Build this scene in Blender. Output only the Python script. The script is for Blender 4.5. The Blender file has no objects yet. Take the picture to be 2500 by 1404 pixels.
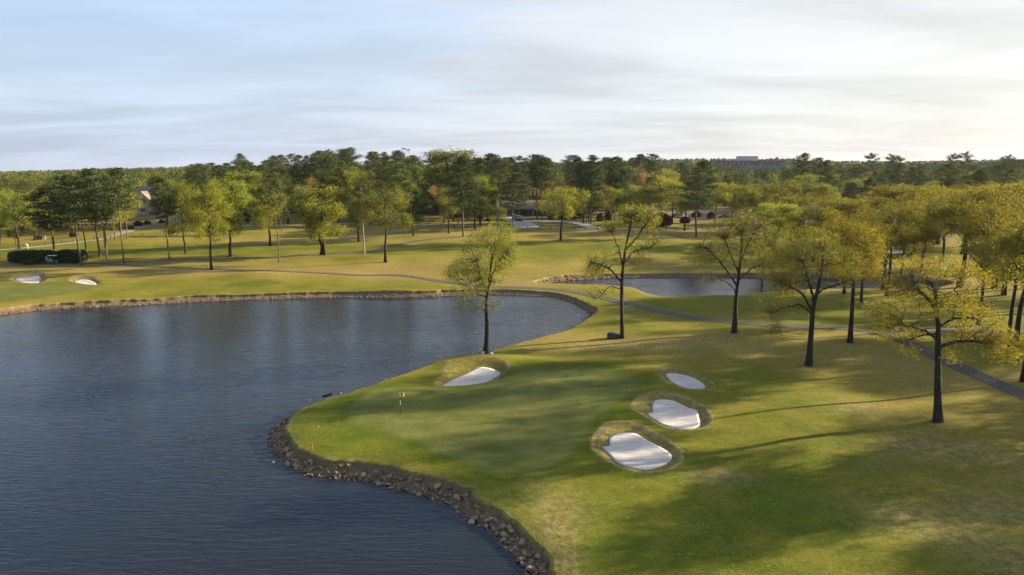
import bpy, bmesh, math, random
import numpy as np
from mathutils import Vector, Matrix

R = math.radians
rng = np.random.default_rng(7)
random.seed(7)
scene = bpy.context.scene
COL = scene.collection

# ------------------------------------------------------------------ camera, sky, sun, exposure
CAM_H, PITCH, F = 24.0, R(10.27), 2500 / 36 * 24.0
cam_d = bpy.data.cameras.new('camera'); cam = bpy.data.objects.new('camera', cam_d); COL.objects.link(cam)
cam.location = (0, 0, CAM_H); cam.rotation_euler = (R(90) - PITCH, 0, 0)
cam_d.lens = 24.0; cam_d.sensor_width = 36.0; cam_d.clip_start = 0.5; cam_d.clip_end = 20000
scene.camera = cam

SUN_EL, SUN_AZ = R(15.5), R(73.0)          # azimuth clockwise from +Y
SUN = np.array([math.sin(SUN_AZ) * math.cos(SUN_EL), math.cos(SUN_AZ) * math.cos(SUN_EL), math.sin(SUN_EL)])
sl = bpy.data.lights.new('sun', 'SUN'); sl.energy = 5.0; sl.angle = R(0.6); sl.color = (1.0, 0.88, 0.69)
so = bpy.data.objects.new('sun', sl); COL.objects.link(so)
so.rotation_euler = Vector(-SUN).to_track_quat('-Z', 'Y').to_euler()

scene.view_settings.view_transform = 'Standard'; scene.view_settings.look = 'None'
scene.view_settings.gamma = 1.0; scene.view_settings.use_curve_mapping = False
scene.view_settings.exposure = 1.52
scene.render.engine = 'CYCLES'
cy = scene.cycles
cy.max_bounces = 6; cy.diffuse_bounces = 3; cy.glossy_bounces = 3; cy.transmission_bounces = 4; cy.transparent_max_bounces = 6
cy.caustics_reflective = False; cy.caustics_refractive = False
cy.use_denoising = True
cy.sample_clamp_indirect = 6.0

world = bpy.data.worlds.new('World'); scene.world = world; world.use_nodes = True


class NT:
    """small node helper"""
    def __init__(s, tree): s.t = tree; s.n = tree.nodes; s.l = tree.links
    def node(s, typ, **kw):
        nd = s.n.new(typ)
        for k, v in kw.items():
            if k.startswith('_'): setattr(nd, k[1:], v)
            else:
                key = int(k[1:]) if (k[0] == 'i' and k[1:].isdigit()) else k.replace('__', ' ')
                s.set(nd.inputs[key], v)
        return nd
    def set(s, sock, v):
        if isinstance(v, bpy.types.NodeSocket): s.l.new(v, sock)
        elif isinstance(v, bpy.types.Node): s.l.new(v.outputs[0], sock)
        else: sock.default_value = v
    def math(s, op, a, b=0.0, c=0.0, clamp=False):
        nd = s.n.new('ShaderNodeMath'); nd.operation = op; nd.use_clamp = clamp
        s.set(nd.inputs[0], a); s.set(nd.inputs[1], b); s.set(nd.inputs[2], c); return nd.outputs[0]
    def mix(s, f, a, b, blend='MIX'):
        nd = s.n.new('ShaderNodeMix'); nd.data_type = 'RGBA'; nd.blend_type = blend; nd.clamp_factor = True
        s.set(nd.inputs[0], f); s.set(nd.inputs[6], a); s.set(nd.inputs[7], b); return nd.outputs[2]
    def ramp(s, f, stops, interp='LINEAR'):
        nd = s.n.new('ShaderNodeValToRGB'); nd.color_ramp.interpolation = interp
        e = nd.color_ramp.elements
        while len(e) < len(stops): e.new(0.5)
        for el, (p, c) in zip(e, stops): el.position = p; el.color = (*c, 1) if len(c) == 3 else c
        s.set(nd.inputs[0], f); return nd.outputs[0]
    def noise(s, vec, scale, detail=3.0, rough=0.55, dist=0.0):
        nd = s.n.new('ShaderNodeTexNoise'); s.set(nd.inputs['Vector'], vec)
        nd.inputs['Scale'].default_value = scale; nd.inputs['Detail'].default_value = detail
        nd.inputs['Roughness'].default_value = rough; nd.inputs['Distortion'].default_value = dist
        return nd.outputs[0]
    def mapping(s, vec, scale=(1, 1, 1), rot=(0, 0, 0), loc=(0, 0, 0)):
        nd = s.n.new('ShaderNodeMapping'); s.set(nd.inputs[0], vec)
        nd.inputs[1].default_value = loc; nd.inputs[2].default_value = rot; nd.inputs[3].default_value = scale
        return nd.outputs[0]
    def maprange(s, v, a, b, c=0.0, d=1.0, smooth=True):
        nd = s.n.new('ShaderNodeMapRange'); nd.interpolation_type = 'SMOOTHSTEP' if smooth else 'LINEAR'
        s.set(nd.inputs[0], v)
        for i, x in enumerate((a, b, c, d)): nd.inputs[i + 1].default_value = x
        return nd.outputs[0]


# sky: physical sky with thin layers of high cloud
w = NT(world.node_tree)
for n_ in list(w.n): w.n.remove(n_)
sky = w.n.new('ShaderNodeTexSky'); sky.sky_type = 'NISHITA'; sky.sun_disc = False
sky.sun_elevation = SUN_EL; sky.sun_rotation = SUN_AZ; sky.altitude = 100; sky.air_density = 1.0; sky.dust_density = 1.4; sky.ozone_density = 1.6
tc = w.n.new('ShaderNodeTexCoord')
sep = w.n.new('ShaderNodeSeparateXYZ'); w.l.new(tc.outputs['Generated'], sep.inputs[0])
zz = w.math('MAXIMUM', sep.outputs[2], 0.0)
den = w.math('ADD', zz, 0.10)
cx_ = w.math('DIVIDE', sep.outputs[0], den); cy_ = w.math('DIVIDE', sep.outputs[1], den)
cmb = w.n.new('ShaderNodeCombineXYZ'); w.l.new(cx_, cmb.inputs[0]); w.l.new(cy_, cmb.inputs[1])
cv = w.mapping(cmb.outputs[0], scale=(0.42, 0.95, 1.0), rot=(0, 0, R(16)), loc=(3.1, 1.7, 0))
n1 = w.noise(cv, 0.55, 5, 0.55, 0.5)
n2 = w.noise(w.mapping(cmb.outputs[0], scale=(0.5, 1.05, 1), rot=(0, 0, R(-20)), loc=(7.3, 2.2, 0)), 0.9, 6, 0.58, 0.4)
cl = w.math('ADD', w.math('MULTIPLY', n1, 0.7), w.math('MULTIPLY', n2, 0.3))
# thicker towards the sun's side of the sky
dotn = w.n.new('ShaderNodeVectorMath'); dotn.operation = 'DOT_PRODUCT'
w.l.new(tc.outputs['Generated'], dotn.inputs[0]); dotn.inputs[1].default_value = tuple(SUN)
glow = w.maprange(dotn.outputs['Value'], -0.25, 0.92)
cl = w.math('ADD', cl, w.math('MULTIPLY', glow, 0.16))
mask = w.maprange(cl, 0.43, 0.61)
hz = w.maprange(sep.outputs[2], 0.18, 0.42, 1.0, 0.24)
mask = w.math('MULTIPLY', mask, hz)
# haze veil close to the horizon
veil = w.maprange(sep.outputs[2], 0.0, 0.22, 0.92, 0.62)
veil = w.math('MULTIPLY', veil, hz)
mask = w.math('MAXIMUM', w.math('MULTIPLY', mask, 0.92), veil)
ccol = w.mix(glow, (2.40, 2.78, 3.50, 1), (3.62, 3.56, 3.40, 1))
skyc = w.mix(1.0, sky.outputs[0], (0.95, 1.0, 1.10, 1), 'MULTIPLY')
tex = w.maprange(w.noise(w.mapping(cmb.outputs[0], scale=(0.55, 1.0, 1), rot=(0, 0, R(24)), loc=(1.3, 5.2, 0)), 0.9, 6, 0.58, 0.5), 0.3, 0.7, 0.84, 1.09)
ccol = w.mix(1.0, ccol, tex, 'MULTIPLY')
skyc = w.mix(mask, skyc, ccol)
bg = w.n.new('ShaderNodeBackground'); w.l.new(skyc, bg.inputs[0]); bg.inputs[1].default_value = 0.09
wo = w.n.new('ShaderNodeOutputWorld'); w.l.new(bg.outputs[0], wo.inputs[0])
world.cycles.sampling_method = 'MANUAL' if hasattr(world.cycles, 'sampling_method') else 'AUTOMATIC'
try: world.cycles.sample_map_resolution = 512
except Exception: pass


# ------------------------------------------------------------------ geometry helpers
def sstep(a, b, x): t = np.clip((x - a) / (b - a), 0, 1); return t * t * (3 - 2 * t)


_ph = np.random.default_rng(3).uniform(0, 6.28, (24, 2))
_an = np.random.default_rng(4).uniform(0, 6.28, 24)


def wob(x, y, wl, k0, n=4):
    """smooth pseudo-noise in about -1..1 from a few sine waves"""
    s = 0.0
    for i in range(n):
        a = _an[(k0 + i) % 24]; f = 6.283 / wl * (0.75 + 0.17 * i)
        s = s + np.sin(f * (x * np.cos(a) + y * np.sin(a)) + _ph[(k0 + i) % 24, 0] + 0.8 * np.sin(f * 0.6 * (x * np.sin(a) - y * np.cos(a)) + _ph[(k0 + i) % 24, 1]))
    return s / n * 1.4


def hbase(x, y):
    x = np.asarray(x, float); y = np.asarray(y, float)
    z = 2.6 * sstep(150, 330, y)
    far = sstep(55, 120, np.hypot(x, y))
    z = z + 0.10 * wob(x, y, 17, 0) + 0.16 * wob(x, y, 44, 5)
    z = z + far * sstep(165, 210, y) * (0.35 * wob(x, y, 60, 9) + 0.12 * wob(x, y, 22, 13))
    # far hills
    ang = x / np.maximum(y, 1.0)
    prof = np.interp(ang, [-1.2, -.75, -.6, -.45, -.3, 0, .25, .4, .6, .75, 1.2], [-20, -19, -10, 0, 6, 13, 24, 18, 21, 24, 20])
    z = z + sstep(430, 2400, y) ** 0.8 * prof + sstep(450, 1200, y) * 2.0 * wob(x, y, 420, 17)
    z = z - 62 * sstep(2600, 8500, y)
    return z


def ray(px, py):
    a = (px - 1250) / F; b = (py - 702) / F
    cp, sp = math.cos(PITCH), math.sin(PITCH)
    return np.array([a, cp - b * sp, -sp - b * cp])


def P(px, py):
    """ground point seen at this place of the survey photo"""
    d = ray(px, py); z = 0.0
    for _ in range(40):
        t = (z - CAM_H) / d[2]
        z = 0.5 * z + 0.5 * float(hbase(t * d[0], t * d[1]))
    t = (z - CAM_H) / d[2]
    return np.array([t * d[0], t * d[1], z])


def V(px, py, y0):
    d = ray(px, py); t = y0 / d[1]
    return np.array([t * d[0], y0, CAM_H + t * d[2]])


def xat(px, y0, py=480): return V(px, py, y0)[0]


def smooth_poly(pts, sub=3, closed=True):
    p = np.asarray(pts, float); n = len(p); out = []
    rngi = range(n) if closed else range(n - 1)
    for i in rngi:
        if closed: p0, p1, p2, p3 = p[i - 1], p[i], p[(i + 1) % n], p[(i + 2) % n]
        else: p0, p1, p2, p3 = p[max(i - 1, 0)], p[i], p[i + 1], p[min(i + 2, n - 1)]
        for k in range(sub):
            t = k / sub
            out.append(0.5 * ((2 * p1) + (-p0 + p2) * t + (2 * p0 - 5 * p1 + 4 * p2 - p3) * t * t + (-p0 + 3 * p1 - 3 * p2 + p3) * t ** 3))
    if not closed: out.append(p[-1])
    return np.array(out)


def poly(pix, sub=3): return smooth_poly(np.array([P(*q)[:2] for q in pix]), sub)


def sdf(pg, x, y, margin=15.0, fill=-99.0):
    """signed distance to polygon, positive inside; FILL outside its box"""
    x = np.asarray(x, float); y = np.asarray(y, float); shp = x.shape
    X = x.ravel(); Y = y.ravel(); out = np.full(X.shape, float(fill))
    lo = pg.min(0) - margin; hi = pg.max(0) + margin
    idx = np.nonzero((X > lo[0]) & (X < hi[0]) & (Y > lo[1]) & (Y < hi[1]))[0]
    A = pg; B = np.roll(pg, -1, 0); E = B - A; L2 = np.maximum((E ** 2).sum(1), 1e-9)
    for c in range(0, len(idx), 20000):
        ii = idx[c:c + 20000]; qx = X[ii][:, None]; qy = Y[ii][:, None]
        dx = qx - A[:, 0]; dy = qy - A[:, 1]
        t = np.clip((dx * E[:, 0] + dy * E[:, 1]) / L2, 0, 1)
        d = np.sqrt(((dx - t * E[:, 0]) ** 2 + (dy - t * E[:, 1]) ** 2).min(1))
        cond = (A[:, 1] > qy) != (B[:, 1] > qy)
        xi = A[:, 0] + (qy - A[:, 1]) / np.where(np.abs(E[:, 1]) < 1e-9, 1e-9, E[:, 1]) * E[:, 0]
        ins = (cond & (qx < xi)).sum(1) % 2 == 1
        out[ii] = np.where(ins, d, -d)
    return out.reshape(shp)


def mk(name, Vv, Ff, mat=None, parent=None, smooth=False, link=True):
    """mesh object from arrays; Ff (n,k)"""
    me = bpy.data.meshes.new(name)
    Vv = np.asarray(Vv, np.float32); Ff = np.asarray(Ff, np.int32); n, k = Ff.shape
    me.vertices.add(len(Vv)); me.vertices.foreach_set('co', Vv.ravel())
    me.loops.add(n * k); me.loops.foreach_set('vertex_index', Ff.ravel())
    me.polygons.add(n)
    me.polygons.foreach_set('loop_start', np.arange(0, n * k, k, dtype=np.int32))
    me.polygons.foreach_set('loop_total', np.full(n, k, np.int32))
    me.polygons.foreach_set('use_smooth', np.full(n, smooth, bool))
    me.update(calc_edges=True)
    if mat: me.materials.append(mat)
    o = bpy.data.objects.new(name, me)
    if link: COL.objects.link(o)
    if parent: o.parent = parent
    return o


class MB:
    """collects boxes, tubes and prisms into one mesh"""
    def __init__(s): s.v = []; s.f = []
    def add(s, vs, fs):
        b = len(s.v); s.v += [tuple(map(float, q)) for q in vs]; s.f += [tuple(b + i for i in q) for q in fs]; return s
    def box(s, c, d, rz=0.0, taper=1.0):
        x, y, z = d[0] / 2, d[1] / 2, d[2] / 2; vs = []
        for k, (sx, sy, sz) in enumerate([(-1, -1, -1), (1, -1, -1), (1, 1, -1), (-1, 1, -1), (-1, -1, 1), (1, -1, 1), (1, 1, 1), (-1, 1, 1)]):
            q = taper if sz > 0 else 1.0
            X, Y = sx * x * q, sy * y * q
            vs.append((c[0] + X * math.cos(rz) - Y * math.sin(rz), c[1] + X * math.sin(rz) + Y * math.cos(rz), c[2] + sz * z))
        return s.add(vs, [(0, 3, 2, 1), (4, 5, 6, 7), (0, 1, 5, 4), (1, 2, 6, 5), (2, 3, 7, 6), (3, 0, 4, 7)])
    def tube(s, pts, rad, n=8, cap=True):
        pts = [Vector(q) for q in pts]; m = len(pts)
        rad = rad if hasattr(rad, '__len__') else [rad] * m
        vs = []; fs = []; side = None
        for i, q in enumerate(pts):
            t = (pts[min(i + 1, m - 1)] - pts[max(i - 1, 0)]).normalized()
            if side is None: side = t.orthogonal().normalized()
            side = (side - t * side.dot(t)).normalized(); up = t.cross(side)
            for k in range(n):
                a = 6.2832 * k / n
                vs.append(q + (side * math.cos(a) + up * math.sin(a)) * rad[i])
        for i in range(m - 1):
            for k in range(n):
                fs.append((i * n + k, i * n + (k + 1) % n, (i + 1) * n + (k + 1) % n, (i + 1) * n + k))
        if cap: fs.append(tuple(range(n - 1, -1, -1))); fs.append(tuple((m - 1) * n + k for k in range(n)))
        return s.add(vs, fs)
    def cyl(s, c0, c1, r0, r1=None, n=12): return s.tube([c0, c1], [r0, r0 if r1 is None else r1], n)
    def prism(s, outline, axis, a, b):
        """outline of 2-D points extruded along axis 0 (x) or 1 (y) from a to b"""
        m = len(outline); vs = []
        for t in (a, b):
            for (u, v) in outline: vs.append((t, u, v) if axis == 0 else (u, t, v))
        fs = [tuple(range(m))[::-1], tuple(range(m, 2 * m))] + [(i, (i + 1) % m, m + (i + 1) % m, m + i) for i in range(m)]
        return s.add(vs, fs)
    def build(s, name, mat, parent=None, smooth=False, bevel=0.0):
        me = bpy.data.meshes.new(name); me.from_pydata(s.v, [], s.f); me.update()
        bm = bmesh.new(); bm.from_mesh(me); bmesh.ops.recalc_face_normals(bm, faces=bm.faces)
        if bevel: bmesh.ops.bevel(bm, geom=list(bm.edges), offset=bevel, segments=2, affect='EDGES', clamp_overlap=True)
        bm.to_mesh(me); bm.free()
        if smooth:
            for p_ in me.polygons: p_.use_smooth = True
        me.materials.append(mat)
        o = bpy.data.objects.new(name, me); COL.objects.link(o)
        if parent: o.parent = parent
        return o


def tag(o, label, cat, group=None, kind=None):
    o['label'] = label; o['category'] = cat
    if group: o['group'] = group
    if kind: o['kind'] = kind
    return o


def empty(name, loc, rz=0.0, sc=(1, 1, 1)):
    o = bpy.data.objects.new(name, None); COL.objects.link(o); o.empty_display_size = 0.2
    o.location = tuple(map(float, loc)); o.rotation_euler = (0, 0, rz); o.scale = sc
    return o


def structure(o, label=None):
    o['kind'] = 'structure'
    if label: o['label'] = label
    return o


# ------------------------------------------------------------------ materials
def material(name, build):
    m = bpy.data.materials.new(name); m.use_nodes = True; t = NT(m.node_tree)
    for n_ in list(t.n): t.n.remove(n_)
    out = t.n.new('ShaderNodeOutputMaterial'); build(t, out); return m


def simple(name, col, rough=0.7, var=0.15, scale=3.0, metal=0.0, bump=0.0, spec=0.3):
    def b(t, out):
        tcn = t.n.new('ShaderNodeTexCoord')
        nz = t.noise(tcn.outputs['Object'], scale, 4, 0.6)
        f = t.maprange(nz, 0.25, 0.75, 1 - var, 1 + var, False)
        c = t.mix(1.0, (*col, 1), f, 'MULTIPLY')
        p = t.node('ShaderNodeBsdfPrincipled', Roughness=rough, Metallic=metal); t.l.new(c, p.inputs['Base Color'])
        p.inputs['Specular IOR Level'].default_value = spec
        if bump:
            bn = t.node('ShaderNodeBump', Strength=1.0, Distance=bump); t.l.new(nz, bn.inputs['Height']); t.l.new(bn.outputs[0], p.inputs['Normal'])
        t.l.new(p.outputs[0], out.inputs[0])
    return material(name, b)


def leaf_mat(name, transl=0.45, var=0.30):
    """object colour, varied leaf clump by leaf clump"""
    def b(t, out):
        oi = t.n.new('ShaderNodeObjectInfo'); geo = t.n.new('ShaderNodeNewGeometry'); tcn = t.n.new('ShaderNodeTexCoord')
        nz = t.noise(tcn.outputs['Object'], 0.55, 3, 0.6)
        f = t.maprange(nz, 0.3, 0.7, 1 - var, 1 + var, False)
        f2 = t.math('ADD', 0.72, t.math('MULTIPLY', geo.outputs['Random Per Island'], 0.56))
        c = t.mix(1.0, oi.outputs['Color'], t.math('MULTIPLY', t.math('MULTIPLY', f, f2), 1.05), 'MULTIPLY')
        warm = t.mix(1.0, c, (1.12, 0.97, 0.8, 1), 'MULTIPLY')
        c = t.mix(t.maprange(t.noise(tcn.outputs['Object'], 0.3, 2), 0.45, 0.7, 0, 0.8), c, warm)
        d = t.node('ShaderNodeBsdfDiffuse', Color=c)
        tr = t.node('ShaderNodeBsdfTranslucent', Color=c)
        mx = t.node('ShaderNodeMixShader', i0=transl, i1=d, i2=tr)
        t.l.new(mx.outputs[0], out.inputs[0])
    return material(name, b)


M = {}
M['oak_leaf'] = leaf_mat('oak_leaf', 0.5)
M['pine_leaf'] = leaf_mat('pine_leaf', 0.25)


def bark(name, col, col2):
    def b(t, out):
        tcn = t.n.new('ShaderNodeTexCoord')
        v = t.mapping(tcn.outputs['Object'], scale=(1, 1, 0.25))
        nz = t.noise(v, 7, 5, 0.65); n2_ = t.noise(tcn.outputs['Object'], 1.3, 3, 0.6)
        c = t.mix(t.maprange(nz, 0.3, 0.7), (*col, 1), (*col2, 1))
        c = t.mix(t.maprange(n2_, 0.58, 0.72, 0, 0.35), c, (0.11, 0.11, 0.085, 1))
        p = t.node('ShaderNodeBsdfPrincipled', Roughness=0.9); t.l.new(c, p.inputs['Base Color']); p.inputs['Specular IOR Level'].default_value = 0.15
        bn = t.node('ShaderNodeBump', Strength=0.8, Distance=0.04); t.l.new(nz, bn.inputs['Height']); t.l.new(bn.outputs[0], p.inputs['Normal'])
        t.l.new(p.outputs[0], out.inputs[0])
    return material(name, b)


M['oak_bark'] = bark('oak_bark', (0.021, 0.016, 0.011), (0.056, 0.043, 0.031))
M['twig'] = bark('twig_bark', (0.105, 0.086, 0.062), (0.175, 0.150, 0.115))
M['pine_bark'] = bark('pine_bark', (0.07, 0.045, 0.032), (0.17, 0.12, 0.085))
M['pale_bark'] = bark('pale_bark', (0.22, 0.17, 0.13), (0.36, 0.29, 0.23))


def ground_mat(t, out):
    at = t.n.new('ShaderNodeVertexColor'); at.layer_name = 'mask'
    s = t.n.new('ShaderNodeSeparateColor'); t.l.new(at.outputs['Color'], s.inputs[0])
    lush, green, worn, dirt_shade = s.outputs[0], s.outputs[1], s.outputs[2], at.outputs['Alpha']
    tcn = t.n.new('ShaderNodeTexCoord'); ob = tcn.outputs['Object']
    nA = t.noise(ob, 0.045, 5, 0.6, 0.4); nB = t.noise(t.mapping(ob, scale=(0.7, 1.3, 1), rot=(0, 0, R(20))), 0.35, 5, 0.65, 0.3)
    nC = t.noise(ob, 1.6, 4, 0.7); nD = t.noise(ob, 7.0, 3, 0.7)
    k = t.math('ADD', lush, t.math('MULTIPLY', t.math('SUBTRACT', nA, 0.5), 1.1))
    k = t.math('ADD', k, t.math('MULTIPLY', t.math('SUBTRACT', nB, 0.5), 1.0))
    k = t.math('ADD', k, t.math('MULTIPLY', t.math('SUBTRACT', nC, 0.5), 0.55), clamp=True)
    c = t.ramp(k, [(0.0, (0.292, 0.204, 0.062)), (0.25, (0.255, 0.194, 0.038)), (0.50, (0.196, 0.170, 0.020)), (0.75, (0.122, 0.132, 0.012)), (1.0, (0.082, 0.112, 0.010))])
    # putting surfaces: close mown, even, slightly blue
    gcol = t.mix(t.maprange(t.math('ADD', t.math('MULTIPLY', nB, 0.6), t.math('MULTIPLY', nA, 0.4)), 0.35, 0.65), (0.104, 0.120, 0.024, 1), (0.190, 0.182, 0.046, 1))
    c = t.mix(green, c, gcol)
    # collars of tall dormant grass, worn ground
    wcol = t.mix(t.maprange(nC, 0.35, 0.65), (0.240, 0.170, 0.060, 1), (0.330, 0.240, 0.100, 1))
    c = t.mix(t.math('MULTIPLY', worn, t.maprange(t.math('ADD', t.math('MULTIPLY', nB, 0.5), t.math('MULTIPLY', nC, 0.5)), 0.12, 0.52), clamp=True), c, wcol)
    # dead blades flecked through the rough
    fleck = t.math('MULTIPLY', t.maprange(t.noise(t.mapping(ob, scale=(0.6, 1.4, 1), rot=(0, 0, R(30))), 2.6, 3, 0.75), 0.58, 0.70), t.maprange(nB, 0.42, 0.60))
    fleck = t.math('MULTIPLY', fleck, t.math('SUBTRACT', 1.0, green, clamp=True))
    c = t.mix(t.math('MULTIPLY', fleck, 0.65), c, (0.34, 0.25, 0.12, 1))
    v = t.math('MULTIPLY', t.maprange(nC, 0.25, 0.75, 0.66, 1.34, False), t.maprange(nD, 0.25, 0.75, 0.58, 1.42, False))
    v = t.mix(green, v, t.math('MULTIPLY', t.maprange(nD, 0.25, 0.75, 0.82, 1.18, False), t.maprange(nC, 0.25, 0.75, 0.86, 1.14, False)))
    c = t.mix(1.0, c, v, 'MULTIPLY')
    dcol = t.mix(t.maprange(nD, 0.3, 0.7), (0.105, 0.069, 0.036, 1), (0.270, 0.185, 0.100, 1))
    c = t.mix(dirt_shade, c, dcol)
    p = t.node('ShaderNodeBsdfPrincipled', Roughness=0.95); t.l.new(c, p.inputs['Base Color']); p.inputs['Specular IOR Level'].default_value = 0.05
    h = t.math('ADD', t.math('MULTIPLY', nC, 0.6), t.math('MULTIPLY', nD, 0.4))
    h = t.math('MULTIPLY', h, t.math('SUBTRACT', 1.0, t.math('MULTIPLY', green, 0.85), clamp=True))
    bn = t.node('ShaderNodeBump', Strength=0.55, Distance=0.10); t.l.new(h, bn.inputs['Height']); t.l.new(bn.outputs[0], p.inputs['Normal'])
    t.l.new(p.outputs[0], out.inputs[0])


M['ground'] = material('turf', ground_mat)


def water_mat(t, out, calm=1.0):
    tcn = t.n.new('ShaderNodeTexCoord'); ob = tcn.outputs['Object']
    wv = t.mapping(ob, scale=(0.20, 1.0, 1), rot=(0, 0, R(20)))
    a = t.noise(wv, 2.5, 3, 0.5, 0.8)
    b_ = t.noise(t.mapping(ob, scale=(0.5, 1.0, 1), rot=(0, 0, R(8)), loc=(4, 9, 0)), 3.4, 3, 0.6, 0.4)
    g = t.noise(t.mapping(ob, scale=(0.35, 1, 1), rot=(0, 0, R(-15))), 0.05, 3, 0.5)
    amp = t.maprange(g, 0.35, 0.65, 0.80, 1.30)
    ge = t.n.new('ShaderNodeNewGeometry')
    h = t.math('MULTIPLY', t.math('ADD', t.math('MULTIPLY', a, 1.0), t.math('MULTIPLY', b_, 0.16)), amp)
    bn = t.node('ShaderNodeBump', Strength=1.0, Distance=0.058 * calm); t.l.new(h, bn.inputs['Height'])
    p = t.node('ShaderNodeBsdfPrincipled', Roughness=0.06); p.inputs['IOR'].default_value = 1.33
    p.inputs['Base Color'].default_value = (0.014, 0.018, 0.021, 1)
    t.l.new(bn.outputs[0], p.inputs['Normal'])
    t.l.new(p.outputs[0], out.inputs[0])


M['water'] = material('water', water_mat)
M['calm_water'] = material('calm_water', lambda t, out: water_mat(t, out, 0.9))


def sand_mat(t, out):
    tcn = t.n.new('ShaderNodeTexCoord'); ob = tcn.outputs['Object']
    r = t.noise(t.mapping(ob, scale=(0.5, 3.0, 1), rot=(0, 0, R(-18))), 1.8, 4, 0.6, 0.5); f = t.noise(ob, 14, 3, 0.7)
    lum = t.math('ADD', t.math('MULTIPLY', r, 0.6), t.math('MULTIPLY', f, 0.4))
    c = t.mix(t.maprange(lum, 0.3, 0.7), (0.44, 0.365, 0.295, 1), (0.76, 0.665, 0.565, 1))
    p = t.node('ShaderNodeBsdfPrincipled', Roughness=0.95); t.l.new(c, p.inputs['Base Color']); p.inputs['Specular IOR Level'].default_value = 0.1
    bn = t.node('ShaderNodeBump', Strength=0.6, Distance=0.05); t.l.new(lum, bn.inputs['Height']); t.l.new(bn.outputs[0], p.inputs['Normal'])
    t.l.new(p.outputs[0], out.inputs[0])


M['sand'] = material('sand', sand_mat)
M['asphalt'] = simple('asphalt', (0.100, 0.082, 0.062), 0.9, 0.28, 1.2)
M['concrete'] = simple('concrete', (0.46, 0.42, 0.35), 0.9, 0.15, 0.6)
M['road_conc'] = simple('pale_road', (0.36, 0.31, 0.235), 0.9, 0.2, 0.6)
M['old_road'] = simple('old_road', (0.27, 0.22, 0.16), 0.9, 0.15, 0.6)


def rock_mat(t, out):
    oi = t.n.new('ShaderNodeObjectInfo'); tcn = t.n.new('ShaderNodeTexCoord')
    nz = t.noise(tcn.outputs['Object'], 4, 5, 0.65)
    c = t.mix(oi.outputs['Random'], (0.155, 0.104, 0.056, 1), (0.360, 0.248, 0.142, 1))
    c = t.mix(1.0, c, oi.outputs['Color'], 'MULTIPLY')
    c = t.mix(1.0, c, t.maprange(nz, 0.25, 0.75, 0.55, 1.4, False), 'MULTIPLY')
    p = t.node('ShaderNodeBsdfPrincipled', Roughness=0.85); t.l.new(c, p.inputs['Base Color']); p.inputs['Specular IOR Level'].default_value = 0.2
    bn = t.node('ShaderNodeBump', Strength=0.8, Distance=0.06); t.l.new(nz, bn.inputs['Height']); t.l.new(bn.outputs[0], p.inputs['Normal'])
    t.l.new(p.outputs[0], out.inputs[0])


M['rock'] = material('rock', rock_mat)
M['far_rock'] = simple('far_rock', (0.20, 0.155, 0.10), 0.9, 0.6, 2.0)
M['white'] = simple('white_paint', (0.75, 0.74, 0.71), 0.5, 0.05)
M['black'] = simple('black_plastic', (0.012, 0.013, 0.016), 0.28, 0.3, 2.5, bump=0.02, spec=0.5)
M['dark'] = simple('dark', (0.02, 0.02, 0.022), 0.6, 0.2)
M['tyre'] = simple('rubber', (0.018, 0.018, 0.018), 0.85, 0.2)
M['wood'] = simple('timber', (0.10, 0.072, 0.048), 0.85, 0.3, 8)
M['flag'] = simple('flag_cloth', (0.85, 0.62, 0.01), 0.8, 0.05)
M['flag_ink'] = simple('flag_print', (0.32, 0.12, 0.01), 0.8, 0.05)
M['orange'] = simple('orange_paint', (0.75, 0.16, 0.05), 0.6, 0.1)
M['pink'] = simple('pink_paint', (0.65, 0.25, 0.32), 0.6, 0.1)
M['stone'] = simple('stone_wall', (0.45, 0.345, 0.24), 0.9, 0.5, 1.8)
M['shingle'] = simple('brown_shingle', (0.25, 0.19, 0.145), 0.9, 0.22, 1.6)
M['dark_shingle'] = simple('dark_shingle', (0.085, 0.075, 0.075), 0.9, 0.22, 1.6)
M['grey_shingle'] = simple('grey_shingle', (0.26, 0.27, 0.30), 0.9, 0.18, 1.6)
M['brick'] = simple('brick', (0.13, 0.06, 0.04), 0.9, 0.3, 3)
M['office_brick'] = simple('office_brick', (0.25, 0.15, 0.10), 0.9, 0.2, 0.6)
M['cream'] = simple('cream_wall', (0.45, 0.38, 0.28), 0.9, 0.15, 0.8)
M['dark_wall'] = simple('dark_wall', (0.055, 0.045, 0.038), 0.8, 0.2)
M['trim'] = simple('trim', (0.55, 0.52, 0.46), 0.7, 0.1)
M['blue_glass'] = simple('blue_glass', (0.12, 0.145, 0.165), 0.15, 0.1, 0.3, spec=0.8)
M['glass'] = simple('window_glass', (0.025, 0.03, 0.035), 0.08, 0.1, spec=0.8)
M['metal'] = simple('steel', (0.35, 0.36, 0.37), 0.4, 0.1, metal=0.8)
M['teal'] = simple('teal_paint', (0.02, 0.10, 0.12), 0.3, 0.1, spec=0.6)
M['car_dark'] = simple('car_paint_dark', (0.015, 0.045, 0.05), 0.2, 0.05, spec=0.7)
M['car_white'] = simple('car_paint_white', (0.70, 0.71, 0.72), 0.25, 0.04, spec=0.6)
M['shirt'] = simple('white_cloth', (0.74, 0.72, 0.70), 0.9, 0.06)
M['khaki'] = simple('khaki_cloth', (0.46, 0.37, 0.26), 0.9, 0.1)
M['skin'] = simple('skin', (0.42, 0.25, 0.18), 0.6, 0.05)
M['cap'] = simple('cap_cloth', (0.70, 0.66, 0.62), 0.9, 0.05)
M['seat'] = simple('beige_vinyl', (0.52, 0.44, 0.30), 0.6, 0.1)
M['marker'] = simple('yellow_marker', (0.62, 0.60, 0.18), 0.6, 0.1)

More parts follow.
